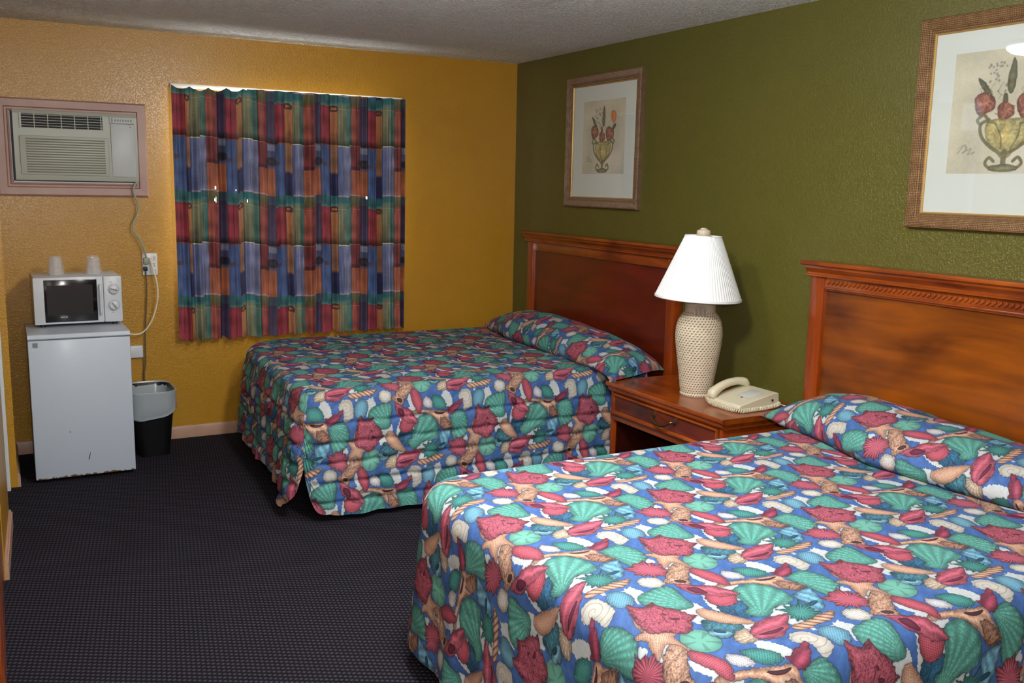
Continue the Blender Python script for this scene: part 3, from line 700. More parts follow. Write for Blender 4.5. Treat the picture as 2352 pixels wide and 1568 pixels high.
# ================================================================== curtain
def curtain():
    x0, x1, z0, z1 = -2.338, -.872, .630, 2.148
    NX, NZ = 330, 170
    crv = random.Random(4)
    ph = []; x = 0.0; k = 0
    # irregular soft pleats: centre positions of the folds
    pos = [0]; 
    while pos[-1] < 1: pos.append(pos[-1] + crv.uniform(.048, .088) * (1 if pos[-1] < .78 else .55))
    pos = np.array(pos)
    def fold(u):
        i = np.searchsorted(pos, u, side='right') - 1; i = min(max(i, 0), len(pos) - 2)
        t = (u - pos[i]) / (pos[i + 1] - pos[i]); a = .6 + .4 * math.sin(i * 2.7)
        return math.sin(t * 2 * PI) * .5 * a + .35 * a * math.cos(t * 4 * PI + i)
    vs = []; uv = []
    F = [fold(i / NX) for i in range(NX + 1)]
    for j in range(NZ + 1):
        v = j / NZ
        for i in range(NX + 1):
            u = i / NX
            amp = .022 + .014 * (1 - v)
            lean = .012 * (1 - v) * (1 - u) + .010 * math.sin(v * 5 + u * 9)
            wv = u + .003 * math.sin(v * 4 + u * 30) * (1 - v)
            X = x0 + (x1 - x0) * wv + .006 * math.sin(u * 60) * (1 - v) + (-.010 * (1 - v) * (1 - u)) + (-.012 * (1 - v) * u)
            Y = -.072 + F[i] * amp - .020 * (1 - v)
            Z = z0 + (z1 - z0) * v
            Z += (1 - v) * (.016 * F[i]) + v ** 12 * (-.004 - .012 * abs(math.sin(u * 44)) * (1.7 if u < .30 else .35)) - .010 * v ** 12 * math.exp(-((u - .12) / .10) ** 2)
            JV = .011 * math.sin(math.floor(u * 19) * 2.1) + .008 * math.sin(u * 17)
            vs.append((X, Y, Z)); uv.append((u * (x1 - x0) / .300 + .02 + .05 * F[i], (Z - z1 - .03 * math.exp(-((u) / .3) ** 2)) / .63 * 1.0 + .02 + JV))
    holes = [(-2.108, 1.545, 1.5), (-2.106, 1.475, 3.4), (-2.112, 1.47, 1.6), (-1.985, 1.535, 1), (-1.915, 1.465, 1.6), (-1.155, 1.50, 2)]
    fs = []; uvs = []
    for j in range(NZ):
        for i in range(NX):
            a = j * (NX + 1) + i; q = (a, a + 1, a + NX + 2, a + NX + 1)
            cx, cz = vs[a][0], vs[a][2]
            if any(abs(cx - h[0]) < .0028 and abs(cz - h[1]) < .0045 * h[2] for h in holes): continue
            fs.append(q); uvs.append([uv[k] for k in q])
    m = MB().add(vs, fs, True, uvs)
    o = m.build('window_curtain', M_curt, origin=(-1.6, -.055, 2.13))
    return o
cur = thing('window_curtain', (-1.6, -.03, 2.14), 'patchwork print curtain in teal, maroon, rust and blue blocks over the window', 'curtain')
c_ = curtain(); c_.name = 'curtain_cloth'; c_.parent = cur; c_.location = c_.location - cur.location
MB().box(-2.336, -.880, -.036, -.018, 2.128, 2.152, .003).box(-2.33, -2.30, -.03, 0, 2.13, 2.15).box(-.91, -.88, -.03, 0, 2.13, 2.15).build('curtain_track', M_alu, cur)

# ================================================================== wall air conditioner
ac = thing('wall_air_conditioner', (-2.85, 0, 1.58), 'grey beige air conditioner set through the yellow wall, cord hanging from it', 'air conditioner')
x0, x1, z0, z1 = -3.172, -2.535, 1.575, 1.957
b = MB()
b.prism([(0.02, z1), (-.045, z1), (-.060, z1 - .02), (-.072, z0 + .03), (-.062, z0), (0.02, z0)], 'x', x0, x1)
b.build('casing', M_ac, ac)
gz0, gz1 = 1.862, 1.936          # upper outlet
MB().box(-3.132, -2.716, -.0665, -.030, gz0, gz1).build('outlet_opening', M_slot, ac)
g = MB()
for k in range(5): g.box(-3.132, -2.716, -.069, -.064, gz0 + .010 + k * .0145, gz0 + .0125 + k * .0145)
for k in range(6): xx = -3.066 + k * .068; g.box(xx - .002, xx + .002, -.070, -.062, gz0, gz1)
for a in ((-3.140, -3.130), (-2.718, -2.706)): g.box(a[0], a[1], -.070, -.04, gz0 - .004, gz1 + .004)
g.build('outlet_louvre', M_ac, ac)
g = MB(); g.box(-3.145, -2.690, -.079, -.05, 1.604, 1.818, .006); g.build('intake_grille', M_ac, ac)
g = MB()
for k in range(14): g.box(-3.115, -2.712, -.0805, -.076, 1.617 + k * .0138, 1.6235 + k * .0138)
g.build('intake_slots', M_groove, ac)
MB().box(-2.678, -2.548, -.076, -.05, 1.600, 1.900, .006).build('side_panel', M_acpan, ac)
g = MB().box(-2.682, -2.548, -.071, -.05, 1.902, 1.938, .004); cp = g.build('control_flap', M_acpan, ac)
g = MB()
for k in range(7): g.box(-2.655 + k * .014, -2.646 + k * .014, -.0725, -.07, 1.914, 1.926)
g.box(-2.672, -2.664, -.0725, -.07, 1.908, 1.932)
g.build('control_marks', M_grey, ac)
MB().lathe([(.0045, 0), (.0045, .003)], n=12, M=Matrix.Translation((-2.572, -.0765, 1.884)) @ Matrix.Rotation(PI / 2, 4, 'X')).build('indicator', M_grey, ac)
fr = thing('air_conditioner_surround', (-2.87, 0, 1.49), 'mauve brown mitred wooden frame around the air conditioner', 'frame')
def mitre_frame(a0, a1, b0, b1, wd, prof, to3):
    """picture-frame moulding: prof = [(inset 0..1, height)], to3 maps (a,b,h)->xyz ; returns four mitred pieces"""
    out = []
    cs = lambda k: [(a0 + k, b0 + k), (a1 - k, b0 + k), (a1 - k, b1 - k), (a0 + k, b1 - k)]
    n = len(prof)
    for s in range(4):
        vs = []; 
        for e in (s, (s + 1) % 4):
            for t, h in prof:
                a, b_ = cs(t * wd)[e]; vs.append(to3(a, b_, h))
        fs = [[i, i + 1, n + i + 1, n + i] for i in range(n - 1)] + [[n - 1, 0, n, 2 * n - 1]]
        fs += [list(range(n))[::-1], [n + i for i in range(n)]]
        out.append((vs, fs))
    return out
m = MB()
for vs, fs in mitre_frame(-3.262, -2.478, 1.487, 2.022, .075, [(0, 0), (0, .018), (.12, .026), (.62, .024), (.70, .016), (.82, .016), (.9, .022), (1, .020), (1, 0)], lambda a, b_, h: (a, -h, b_)): m.add(vs, fs)
m.build('frame_moulding', M_acframe, fr)
MB().box(-3.19, -2.55, -.004, -.001, 1.56, 1.95).build('backing_board', M_dark, fr)
MB().box(-3.190, -2.549, -.014, -.004, 1.560, 1.569).box(-3.190, -3.183, -.014, -.004, 1.56, 1.95).build('gap_filler', M_white, fr)

# ================================================================== socket, wall box, cords
so = thing('wall_outlet', (-2.488, 0, 1.09), 'white six way wall outlet with three plugs in it, right of the microwave', 'outlet')
MB().box(-2.531, -2.446, -.022, 0, 1.024, 1.156, .004).build('cover_plate', M_white, so)
for z in (1.052, 1.09, 1.128):
    sk = MB().box(-2.478, -2.454, -.0245, -.02, z - .013, z + .013, .002).build('socket', M_white, so)
    for x in (-2.469, -2.461): MB().box(x - .0012, x + .0012, -.0250, -.0240, z, z + .008).build('slot', M_dark, sk)
    MB().box(-2.467, -2.463, -.0250, -.0240, z - .009, z - .005).build('slot', M_dark, sk)
cg = thing('power_cord', (-2.512, -.02, 1.11), 'pale green grey cord looping from the air conditioner down to the outlet', 'cord')
AC = [(-2.535, -.03, 1.60), (-2.547, -.05, 1.573), (-2.566, -.06, 1.542), (-2.564, -.06, 1.504), (-2.545, -.06, 1.442), (-2.551, -.06, 1.388), (-2.575, -.06, 1.341), (-2.577, -.06, 1.295), (-2.549, -.06, 1.248), (-2.529, -.06, 1.201), (-2.516, -.055, 1.153), (-2.512, -.05, 1.13)]
MB().tube(AC, .0055, 8, sub=6).build('cable', M_cordg, cg)
MB().box(-2.527, -2.497, -.055, -.022, 1.092, 1.132, .006).build('plug', M_cordg, cg)
cw = thing('power_cord', (-2.482, -.02, 1.11), 'cream white power cord curving from the outlet behind the refrigerator', 'cord')
WC = [(-2.488, -.05, 1.115), (-2.477, -.07, 1.058), (-2.464, -.08, .994), (-2.459, -.08, .93), (-2.465, -.08, .866), (-2.487, -.08, .787), (-2.52, -.08, .724), (-2.559, -.08, .686), (-2.596, -.08, .680), (-2.626, -.08, .685), (-2.68, -.10, .70), (-2.74, -.12, .68)]
MB().tube(WC, .0050, 8, sub=6).build('cable', M_cordw, cw)
MB().box(-2.496, -2.474, -.052, -.022, 1.098, 1.128, .005).build('plug', M_cordw, cw)
cd = thing('power_cord', (-2.517, -.02, 1.06), 'thin brown grey cord hanging straight from the outlet to behind the bin', 'cord')
DC = [(-2.517, -.04, 1.065), (-2.516, -.035, 1.024), (-2.514, -.03, .952), (-2.521, -.03, .832), (-2.532, -.03, .711), (-2.536, -.03, .589), (-2.539, -.03, .491), (-2.549, -.03, .426), (-2.552, -.03, .30), (-2.60, -.035, .10), (-2.66, -.04, .03)]
MB().tube(DC, .0042, 8, sub=6).build('cable', M_cordd, cd)
MB().box(-2.529, -2.505, -.045, -.022, 1.052, 1.078, .005).build('plug', M_dark, cd)
jb = thing('wall_junction_box', (-2.58, 0, .56), 'small blank white box on the wall beside the refrigerator', 'wall box')
MB().box(-2.625, -2.549, -.028, 0, .529, .602, .004).build('cover', M_white, jb)
MB().tube([(-2.551, -.012, .53), (-2.549, -.008, .48), (-2.553, -.008, .42), (-2.556, -.01, .36), (-2.57, -.01, .2)], .002, 6, sub=4).build('thin_wire', M_cordd, jb)

# ================================================================== refrigerator
fx0, fx1, fy0, fy1, fz1 = -3.180, -2.688, -.648, -.175, .792
fg = thing('mini_refrigerator', (-2.935, -.41, 0), 'white compact refrigerator with rusty chipped lower edge, standing in the left corner', 'refrigerator')
MB().box(fx0 + .004, fx1 - .004, fy0 + .052, fy1, .02, fz1 - .012, .004).build('cabinet', M_fridge, fg)
g = MB(); g.box(fx0, fx1, fy0 + .02, fy1, fz1 - .014, fz1, .006)
g.prism([(fy0 + .055, fz1 - .028), (fy0 + .004, fz1 - .028), (fy0, fz1 - .022), (fy0 + .008, fz1 - .004), (fy0 + .03, fz1 + .001), (fy0 + .055, fz1 + .001)], 'x', fx0, fx1)
g.build('worktop', M_fridge, fg)
def door_enamel():
    m = M_fridge.copy(); m.name = 'chipped_white_enamel'; n = m.node_tree.nodes; l = m.node_tree.links; bb = n['Principled BSDF']
    tc = n.new('ShaderNodeTexCoord'); sp = n.new('ShaderNodeSeparateXYZ'); l.new(tc.outputs['Object'], sp.inputs[0])
    nz = n.new('ShaderNodeTexNoise'); nz.inputs['Scale'].default_value = 45; nz.inputs['Detail'].default_value = 5; l.new(tc.outputs['Object'], nz.inputs['Vector'])
    e = n.new('ShaderNodeMapRange'); e.inputs[1].default_value = .018; e.inputs[2].default_value = .050; e.inputs[3].default_value = 1; e.inputs[4].default_value = 0; l.new(sp.outputs[2], e.inputs[0])
    a = n.new('ShaderNodeMath'); a.operation = 'MULTIPLY'; l.new(e.outputs[0], a.inputs[0]); l.new(nz.outputs['Fac'], a.inputs[1])
    c = n.new('ShaderNodeMapRange'); c.inputs[1].default_value = .36; c.inputs[2].default_value = .42; l.new(a.outputs[0], c.inputs[0])
    mx = n.new('ShaderNodeMixRGB'); mx.inputs[1].default_value = bb.inputs['Base Color'].default_value; mx.inputs[2].default_value = srgb(120, 84, 52)
    l.new(c.outputs[0], mx.inputs[0]); l.new(mx.outputs[0], bb.inputs['Base Color']); return m
dr = MB().box(fx0, fx1, fy0, fy0 + .046, .018, fz1 - .032, .006).build('door', door_enamel(), fg)
MB().box(fx0 + .022, fx0 + .046, fy0 - .003, fy0, fz1 - .066, fz1 - .043).build('badge', M_grey, dr)
MB().prism([(-2.920, .104), (-2.914, .126), (-2.911, .152), (-2.917, .130), (-2.924, .104)], 'y', fy0 - .0015, fy0).build('scratch', M_dark, dr)
MB().lathe([(.004, 0), (.004, .002)], n=10, M=Matrix.Translation((-3.005, fy0, .265)) @ Matrix.Rotation(PI / 2, 4, 'X')).build('scratch', M_grey, dr)
for sx in (fx0 + .05, fx1 - .05):
    for sy in (fy0 + .08, fy1 - .05): MB().lathe([(.018, 0), (.016, .022)], (sx, sy, 0), 14).build('foot', M_dark, fg)

# ================================================================== microwave
mw = thing('microwave_oven', (-2.915, -.26, fz1), 'small white microwave with black glass door on the refrigerator', 'microwave')
mw.rotation_euler = (0, 0, 0)
RZ = Matrix.Translation((-2.915, -.26, 0)) @ Matrix.Rotation(math.radians(1.2), 4, 'Z') @ Matrix.Translation((2.915, .26, 0))
mx0, mx1, my0, my1, mz0, mz1 = -3.137, -2.695, -.405, -.105, fz1 + .016, 1.064
MB().box(mx0 + .003, mx1 - .003, my0 + .02, my1, mz0, mz1, .006, M=RZ).build('casing', M_mw, mw)
MB().box(mx1 - .094, mx1, my0 - .004, my0 + .03, mz0, mz1 - .001, .006, M=RZ).build('control_panel', M_mw, mw)
dd = MB().box(mx0, mx1 - .095, my0 - .004, my0 + .03, mz0, mz1 - .001, .006, M=RZ).build('door', M_mw, mw)
g1 = MB().box(mx0 + .052, mx1 - .128, my0 - .007, my0, mz0 + .012, mz1 - .016, .002, M=RZ).build('black_glass', M_black, dd)
MB().box(mx0 + .064, mx1 - .150, my0 - .0080, my0 - .005, mz0 + .050, mz1 - .045, M=RZ).build('window', M_window, dd)
g = MB()
for k, ww in enumerate((.005, .003, .004, .003, .004, .003)): g.box(mx0 + .128 + k * .006, mx0 + .128 + k * .006 + ww, my0 - .0088, my0 - .007, mz0 + .036, mz0 + .041, M=RZ)
g.build('lettering', M_mw, dd)
MB().tube([RZ @ Vector(p) for p in [(mx1 - .113, my0 - .004, mz1 - .05), (mx1 - .113, my0 - .026, mz1 - .056), (mx1 - .113, my0 - .030, (mz0 + mz1) / 2), (mx1 - .113, my0 - .026, mz0 + .056), (mx1 - .113, my0 - .004, mz0 + .05)]], .007, 10, sub=5).build('handle', M_mw, dd)
for z in (mz1 - .075, mz0 + .092):
    T = RZ @ Matrix.Translation((mx1 - .044, my0 - .004, z)) @ Matrix.Rotation(PI / 2, 4, 'X')
    k = MB().lathe([(.027, 0), (.027, .003), (.023, .004), (.022, .014), (.019, .016)], n=28, M=T).build('dial', M_mw, mw)
    MB().box(-.003, .003, -.018, .018, .0155, .021, .001, M=T @ Matrix.Rotation(.6 if z < .95 else 1.3, 4, 'Z')).build('pointer', M_grey, k)
    MB().lathe([(.0275, .0), (.0290, .0), (.0290, .0035), (.0275, .0035)], n=28, M=T, cap=False).build('dial_ring', M_grey, k)
MB().box(mx1 - .064, mx1 - .050, my0 - .0055, my0 - .004, mz1 - .036, mz1 - .033, M=RZ).build('panel_mark', M_grey, mw)
MB().box(mx1 - .058, mx1 - .046, my0 - .0055, my0 - .004, mz0 + .052, mz0 + .055, M=RZ).build('panel_mark', M_grey, mw)
for sx in (mx0 + .04, mx1 - .04):
    for sy in (my0 + .03, my1 - .04): MB().lathe([(.014, 0), (.013, .0155)], (sx, sy, fz1 + .0015), 12, M=RZ).build('foot', M_dark, mw)

# wrapped cups, upside down
def cup(loc, label):
    t = thing('plastic_cup', loc, label, 'cup', 'wrapped plastic cups on the microwave')
    x, y, z = loc
    MB().lathe([(.034, 0), (.0345, .004), (.033, .006), (.026, .088), (.024, .091), (0.0001, .090)], loc, 28, cap=False).build('cup_body', M_cup, t)
    MB().lathe([(.0385, .001), (.040, .02), (.033, .07), (.030, .098), (.020, .105), (.006, .103), (.0001, .101)], loc, 40, rad=lambda a, v: 1 + .07 * math.sin(a * 7 + v * 5) + .04 * math.sin(a * 13), cap=False).build('wrapper', M_cup, t)
    return t
cup((-3.012, -.29, 1.0645), 'clear cup upside down in plastic wrap, above the microwave door')
cup((-2.822, -.29, 1.0645), 'clear cup upside down in plastic wrap, the one nearer the microwave dials')

# ================================================================== waste bin
bx, by = -2.545, -.230
tb = thing('waste_bin', (bx, by, 0), 'black plastic waste bin beside the refrigerator', 'waste bin')
def rrect(hx, hy, r, n=6):
    o = []
    for cx, cy, a0 in ((hx - r, hy - r, 0), (-hx + r, hy - r, 90), (-hx + r, -hy + r, 180), (hx - r, -hy + r, 270)):
        for k in range(n + 1):
            a = math.radians(a0 + 90 * k / n); o.append((cx + r * math.cos(a), cy + r * math.sin(a)))
    return o
def shell(levels, mtl, name, parent, wob=None):
    """stack of rounded rectangles (hx, hy, r, z)"""
    vs = []; fs = []; n = None
    for j, (hx, hy, r, z) in enumerate(levels):
        P = rrect(hx, hy, r, 6); n = len(P)
        for i, p in enumerate(P):
            w_ = wob(i, j) if wob else (0, 0)
            k = 1 + w_[0]
            vs.append((bx + p[0] * k, by + p[1] * k, z + w_[1]))
    for j in range(len(levels) - 1):
        for i in range(n):
            k = (i + 1) % n; fs.append([j * n + i, j * n + k, (j + 1) * n + k, (j + 1) * n + i])
    return vs, fs, n
vs, fs, n = shell([(.080, .125, .045, .003), (.086, .131, .05, 0.0), (.122, .172, .075, .372), (.127, .177, .078, .374), (.127, .177, .078, .380), (.118, .168, .07, .380), (.115, .165, .07, .36), (.084, .128, .045, .012)], None, None, None)
m = MB().add(vs, fs, True); m.f.append(list(range(n))); m.sm.append(False); m.f.append([7 * n + i for i in range(n)]); m.sm.append(False)
m.build('bucket', M_bin, tb)
rr = random.Random(3); W1 = [rr.uniform(-1, 1) for _ in range(28)]; W2 = [rr.uniform(-1, 1) for _ in range(28)]
def wob(i, j):
    dip = -.030 * math.cos(2 * PI * (i - 17) / 28)
    if j < 3: return (.006 * W1[i % 28], dip + .006 * W2[(i // 3) % 28])
    if j == 3: return (.008 * W1[(i * 5) % 28], dip * .4)
    return (.012 * W1[(i * 3 + j) % 28] * (j > 5), .0)
vs, fs, n = shell([(.119, .170, .075, .262), (.124, .176, .078, .252), (.130, .182, .080, .262), (.131, .184, .080, .31), (.1305, .183, .080, .36), (.131, .183, .079, .386), (.122, .174, .075, .388), (.112, .162, .07, .35), (.098, .146, .06, .2), (.082, .125, .05, .05)], None, None, None, wob)
bl = MB().add(vs, fs, True).build('bin_liner', M_liner, None, origin=(bx, by, .2))
tag(bl, 'clear crinkled plastic liner folded over the rim of the black bin', 'bin liner')
# ================================================================== headboards
def headboard(y0, y1, label, carved):
    """y0 far end, y1 near end of the cap (y1 < y0)"""
    t = thing('headboard', (-.04, (y0 + y1) / 2, 0), label, 'headboard', None)
    zt = 1.292
    ya, yb = y0 - .032, y1 + .032                       # outer faces of the posts
    for a, b in ((ya, ya - .078), (yb + .078, yb)):
        MB().box(-.060, -.006, b, a, 0, 1.225, .004).build('post', M_wood_z, t)
    c = MB().prism([(-.004, zt), (-.100, zt), (-.104, zt - .006), (-.104, zt - .014), (-.098, zt - .018), (-.004, zt - .018)], 'y', y1, y0)
    c.prism([(-.004, zt - .018), (-.090, zt - .018), (-.088, zt - .030), (-.078, zt - .042), (-.070, zt - .050), (-.070, zt - .056), (-.076, zt - .060), (-.076, zt - .066), (-.064, zt - .070), (-.004, zt - .070)], 'y', y1 + .018, y0 - .018)
    c.build('cap_moulding', M_wood_y, t, auto=.5)
    MB().box(-.052, -.008, yb + .078, ya - .078, 1.165, 1.224, .002).build('top_rail', M_wood_y, t)
    if carved:
        m = MB()
        yy = yb + .086; k = 0
        while yy < ya - .086:
            for a, zc, r in ((0, 1.206, .0075), (.008, 1.198, .006)):
                m.lathe([(.0001, -r * .9), (r * .7, -r * .6), (r, 0), (r * .7, r * .6), (.0001, r * .9)], n=8, M=Matrix.Translation((-.054, yy + a, zc)) @ Matrix.Rotation(.7, 4, 'X') @ Matrix.Diagonal((.8, 1.0, 1.5, 1)), cap=False)
            yy += .0235; k += 1
        m.build('carved_beading', M_wood_y, t)
        MB().box(-.058, -.05, yb + .078, ya - .078, 1.172, 1.180, .003).build('bead_rail', M_wood_y, t)
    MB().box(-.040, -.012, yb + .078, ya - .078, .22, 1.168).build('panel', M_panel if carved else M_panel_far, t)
    return t
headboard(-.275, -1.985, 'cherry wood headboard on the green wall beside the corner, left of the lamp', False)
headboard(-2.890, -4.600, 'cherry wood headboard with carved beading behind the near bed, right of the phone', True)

# ================================================================== nightstand
NZ = .600
ns = thing('nightstand', (-.27, -2.46, 0), 'cherry wood nightstand with one drawer and open shelf between the beds', 'nightstand')
ny0, ny1, nx = -2.919, -2.005, -.530
c = MB().prism([(nx, NZ - .006), (nx + .004, NZ), (-.012, NZ), (-.012, NZ - .026), (nx + .008, NZ - .026), (nx, NZ - .018)], 'y', ny0, ny1)
c.build('top', M_wood_y, ns, auto=.5)
MB().prism([(nx + .008, NZ - .026), (nx + .010, NZ - .040), (nx + .022, NZ - .052), (-.02, NZ - .052), (-.02, NZ - .026)], 'y', ny0 + .010, ny1 - .010).build('cove_moulding', M_wood_y, ns)
for a, b in ((ny0 + .022, ny0 + .044), (ny1 - .044, ny1 - .022)):
    MB().box(nx + .024, -.02, a, b, 0, NZ - .05, .002).build('side_panel', M_wood_z, ns)
for a, b in ((ny0 + .044, ny0 + .052), (ny1 - .052, ny1 - .044)): MB().box(nx + .046, -.04, a, b, .06, NZ - .05).build('side_shade_lining', M_inner_shade, ns)  # added dark sheets that paint shade onto the inner side faces
MB().box(-.04, -.022, ny0 + .044, ny1 - .044, .02, NZ - .05).build('back_panel', M_inner_shade, ns)
MB().box(nx + .026, -.04, ny0 + .044, ny1 - .044, .06, .080).build('bottom_shelf', M_inner_shade, ns)
MB().box(nx + .022, nx + .044, ny0 + .022, ny1 - .022, .402, .434, .003).build('drawer_rail', M_wood_y, ns)
MB().box(nx + .022, nx + .044, ny0 + .022, ny1 - .022, .0, .060, .003).build('plinth', M_wood_y, ns)
dw = thing_part = MB()
for vs, fs in mitre_frame(ny0 + .046, ny1 - .046, .437, .545, .020, [(0, 0), (0, .014), (.3, .016), (.7, .010), (1, .002), (1, 0)], lambda a, b_, h: (nx + .024 - h, a, b_)): dw.add(vs, fs)
dw.box(nx + .0235, nx + .044, ny0 + .05, ny1 - .05, .440, .542)
drw = dw.build('drawer', M_wood_y, ns)
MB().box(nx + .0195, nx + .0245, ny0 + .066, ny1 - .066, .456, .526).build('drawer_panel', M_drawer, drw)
yc = -2.485
hp = [(nx + .018, yc + .082, .506), (nx - .004, yc + .074, .504), (nx - .012, yc + .045, .486), (nx - .014, yc, .478), (nx - .012, yc - .045, .486), (nx - .004, yc - .074, .504), (nx + .018, yc - .082, .506)]
MB().tube(hp, lambda t: .0042 + .003 * math.sin(PI * t) ** 2, 8, sub=5).build('drawer_pull', M_brass, drw)
for s in (-1, 1):
    MB().lathe([(.013, 0), (.012, .003), (.007, .006), (.0001, .008)], n=14, M=Matrix.Translation((nx + .0195, yc + s * .080, .506)) @ Matrix.Rotation(-PI / 2, 4, 'Y') @ Matrix.Diagonal((1.6, .8, 1, 1))).build('pull_backplate', M_brass, drw)

# ================================================================== table lamp
lx, ly = -.298, -2.452
lp = thing('table_lamp', (lx, ly, NZ), 'white pleated shade lamp with cream woven vase base on the nightstand', 'table lamp')
body = [(.076, 0), (.079, .004), (.079, .012), (.076, .017), (.080, .03), (.092, .12), (.104, .20), (.112, .26), (.1145, .30), (.112, .335), (.104, .37), (.090, .395), (.078, .408), (.074, .415)]
pr = []
for i in range(len(body) - 1):
    for k in range(3): t = k / 3; pr.append((body[i][0] * (1 - t) + body[i + 1][0] * t, body[i][1] * (1 - t) + body[i + 1][1] * t))
pr.append(body[-1])
MB().lathe(pr, (lx, ly, NZ), 64, uv=True).build('woven_vase', M_weave, lp)
M_neck = mat('cream_glazed_neck', srgb(206, 192, 172), .5, bump=(60, .12, .002))
MB().lathe([(.074, .412), (.0735, .420), (.073, .47), (.075, .485), (.070, .492), (.03, .495)], (lx, ly, NZ), 48).build('neck', M_neck, lp)
ang = math.atan2(-6.03 - ly, -3.29 - lx) + .02
T = Matrix.Translation((lx + .073 * math.cos(ang), ly + .073 * math.sin(ang), NZ + .418)) @ Matrix.Rotation(ang, 4, 'Z') @ Matrix.Rotation(PI / 2, 4, 'Y')
gr = MB().lathe([(.035, 0), (.035, .007), (.032, .010), (.030, .008)], n=36, M=T).build('speaker_grille', M_neck, lp)
g = MB()
for k in range(9):
    yy = -.024 + k * .006; h = math.sqrt(max(0, .029 ** 2 - yy ** 2))
    g.box(-h, h, yy - .0013, yy + .0013, .0078, .0102, M=T)
g.build('grille_slots', mat('brown_slot', srgb(112, 92, 84), .7), gr)
MB().lathe([(.012, .49), (.012, .76)], (lx, ly, NZ), 12).build('stem', M_brass, lp)
def pleat(a, v): return 1 + .006 * math.sin(a * 84)
sx, sy = lx - .010, ly - .008
mm = MB()
prof = [(.2055, .478), (.2065, .483)] + [(.2050 + (.0880 - .2050) * t, .487 + .288 * t) for t in [i / 12 for i in range(13)]] + [(.0885, .778), (.0875, .781)]
TS = Matrix.Translation((sx, sy, NZ + .775)) @ Matrix.Rotation(math.radians(2.2), 4, Vector((.479, .878, 0))) @ Matrix.Translation((0, 0, -.775))
mm.lathe(prof, n=504, rad=lambda a, v: pleat(a, v) if .1 < v < .93 else 1.006, cap=False, M=TS)
sh = mm.build('lamp_shade', M_shade, lp)
MB().lathe([(.2075, .476), (.2090, .478), (.2088, .488), (.2068, .490)], n=96, cap=False, M=TS).build('shade_trim', M_shade, sh)
m = MB()
for k in range(3):
    a = k * 2 * PI / 3 + .4; m.tube([(sx, sy, NZ + .772), (sx + .086 * math.cos(a), sy + .086 * math.sin(a), NZ + .774)], .002, 6)
m.build('shade_spider', M_brass, sh)
MB().lathe([(.010, .770), (.030, .776), (.033, .782), (.033, .800), (.029, .806), (.018, .809), (.016, .813), (.012, .816), (.0001, .817)], (sx, sy, NZ), 28).build('finial', M_neck, lp)

# ================================================================== telephone
ph = thing('telephone', (-.25, -2.74, NZ), 'ivory corded desk telephone with coiled cord on the nightstand', 'telephone')
PX0, PX1, PY0, PY1 = -.362, -.125, -2.838, -2.622       # low front edge on the PX0 side
sec = [(PX0, NZ + .004), (PX0 - .004, NZ + .016), (PX0 + .004, NZ + .030), (PX0 + .10, NZ + .050), (PX1 - .03, NZ + .072), (PX1, NZ + .070), (PX1 + .006, NZ + .010), (PX1, NZ + .004)]
bm_ = MB().prism(sec, 'y', PY0, PY1)
o = bm_.build('phone_base', M_phone, ph, auto=.4)
bv = o.modifiers.new('edges', 'BEVEL'); bv.width = .005; bv.segments = 3; bv.limit_method = 'ANGLE'; bv.angle_limit = .4
def top_z(x): return NZ + .030 + (x - PX0) * .205
sl = math.atan(.205)
def on_top(x, y, h=0): return Matrix.Translation((x, y, top_z(x) + h)) @ Matrix.Rotation(-sl, 4, 'Y')
MB().box(-.048, .048, -.050, .035, 0, .0025, .001, M=on_top(PX0 + .135, PY0 + .085)).build('face_card', M_phone2, o)
MB().box(-.006, .006, -.004, .004, 0, .002, .001, M=on_top(PX0 + .085, PY0 + .080)).build('message_button', M_dark, o)
g = MB()
for y in (PY0 + .0,): g.box(PX1 - .045, PX1 - .037, y - .0045, y - .001, NZ + .034, NZ + .044)
g.build('jack', M_dark, o)
hs = []
hy = PY1 - .018
for i in range(15):
    t = i / 14; x = PX0 - .012 + t * .232
    z = top_z(x) + .014 + .025 * math.sin(PI * t) ** .8
    hs.append((x, hy + .004 * math.sin(PI * t), z))
vs = []; fs = []; n = 14
for i, p in enumerate(hs):
    t = i / 14; e = abs(2 * t - 1)
    wy = .021 + .008 * e ** 3; wz = .017 + .010 * e ** 4
    if i in (0, 14): wy *= .72; wz *= .6
    a = hs[max(i - 1, 0)]; b = hs[min(i + 1, 14)]; th = math.atan2(b[2] - a[2], b[0] - a[0])
    for k in range(n):
        q = 2 * PI * k / n; cy = math.copysign(abs(math.cos(q)) ** .7, math.cos(q)) * wy; cz = math.copysign(abs(math.sin(q)) ** .7, math.sin(q)) * wz - .012 * e ** 4
        vs.append((p[0] - cz * math.sin(th), p[1] + cy, p[2] + cz * math.cos(th)))
for i in range(14):
    for k in range(n): l = (k + 1) % n; fs.append([i * n + k, i * n + l, (i + 1) * n + l, (i + 1) * n + k])
fs.append(list(range(n))[::-1]); fs.append([14 * n + k for k in range(n)])
MB().add(vs, fs, True).build('handset', M_phone, ph, auto=1.2)
path = [(PX0 - .020, hy + .010, NZ + .034), (PX0 - .028, hy - .03, NZ + .014), (PX0 - .026, PY0 + .08, NZ + .010), (PX0 - .022, PY0 + .02, NZ + .010), (PX0 + .0, PY0 - .014, NZ + .010), (PX0 + .06, PY0 - .018, NZ + .011), (PX0 + .13, PY0 - .016, NZ + .011), (PX1 - .03, PY0 - .012, NZ + .016), (PX1 + .0, PY0 - .006, NZ + .022)]
P = spline([Vector(p) for p in path], 60)
L = 0; hel = []; tot = len(P)
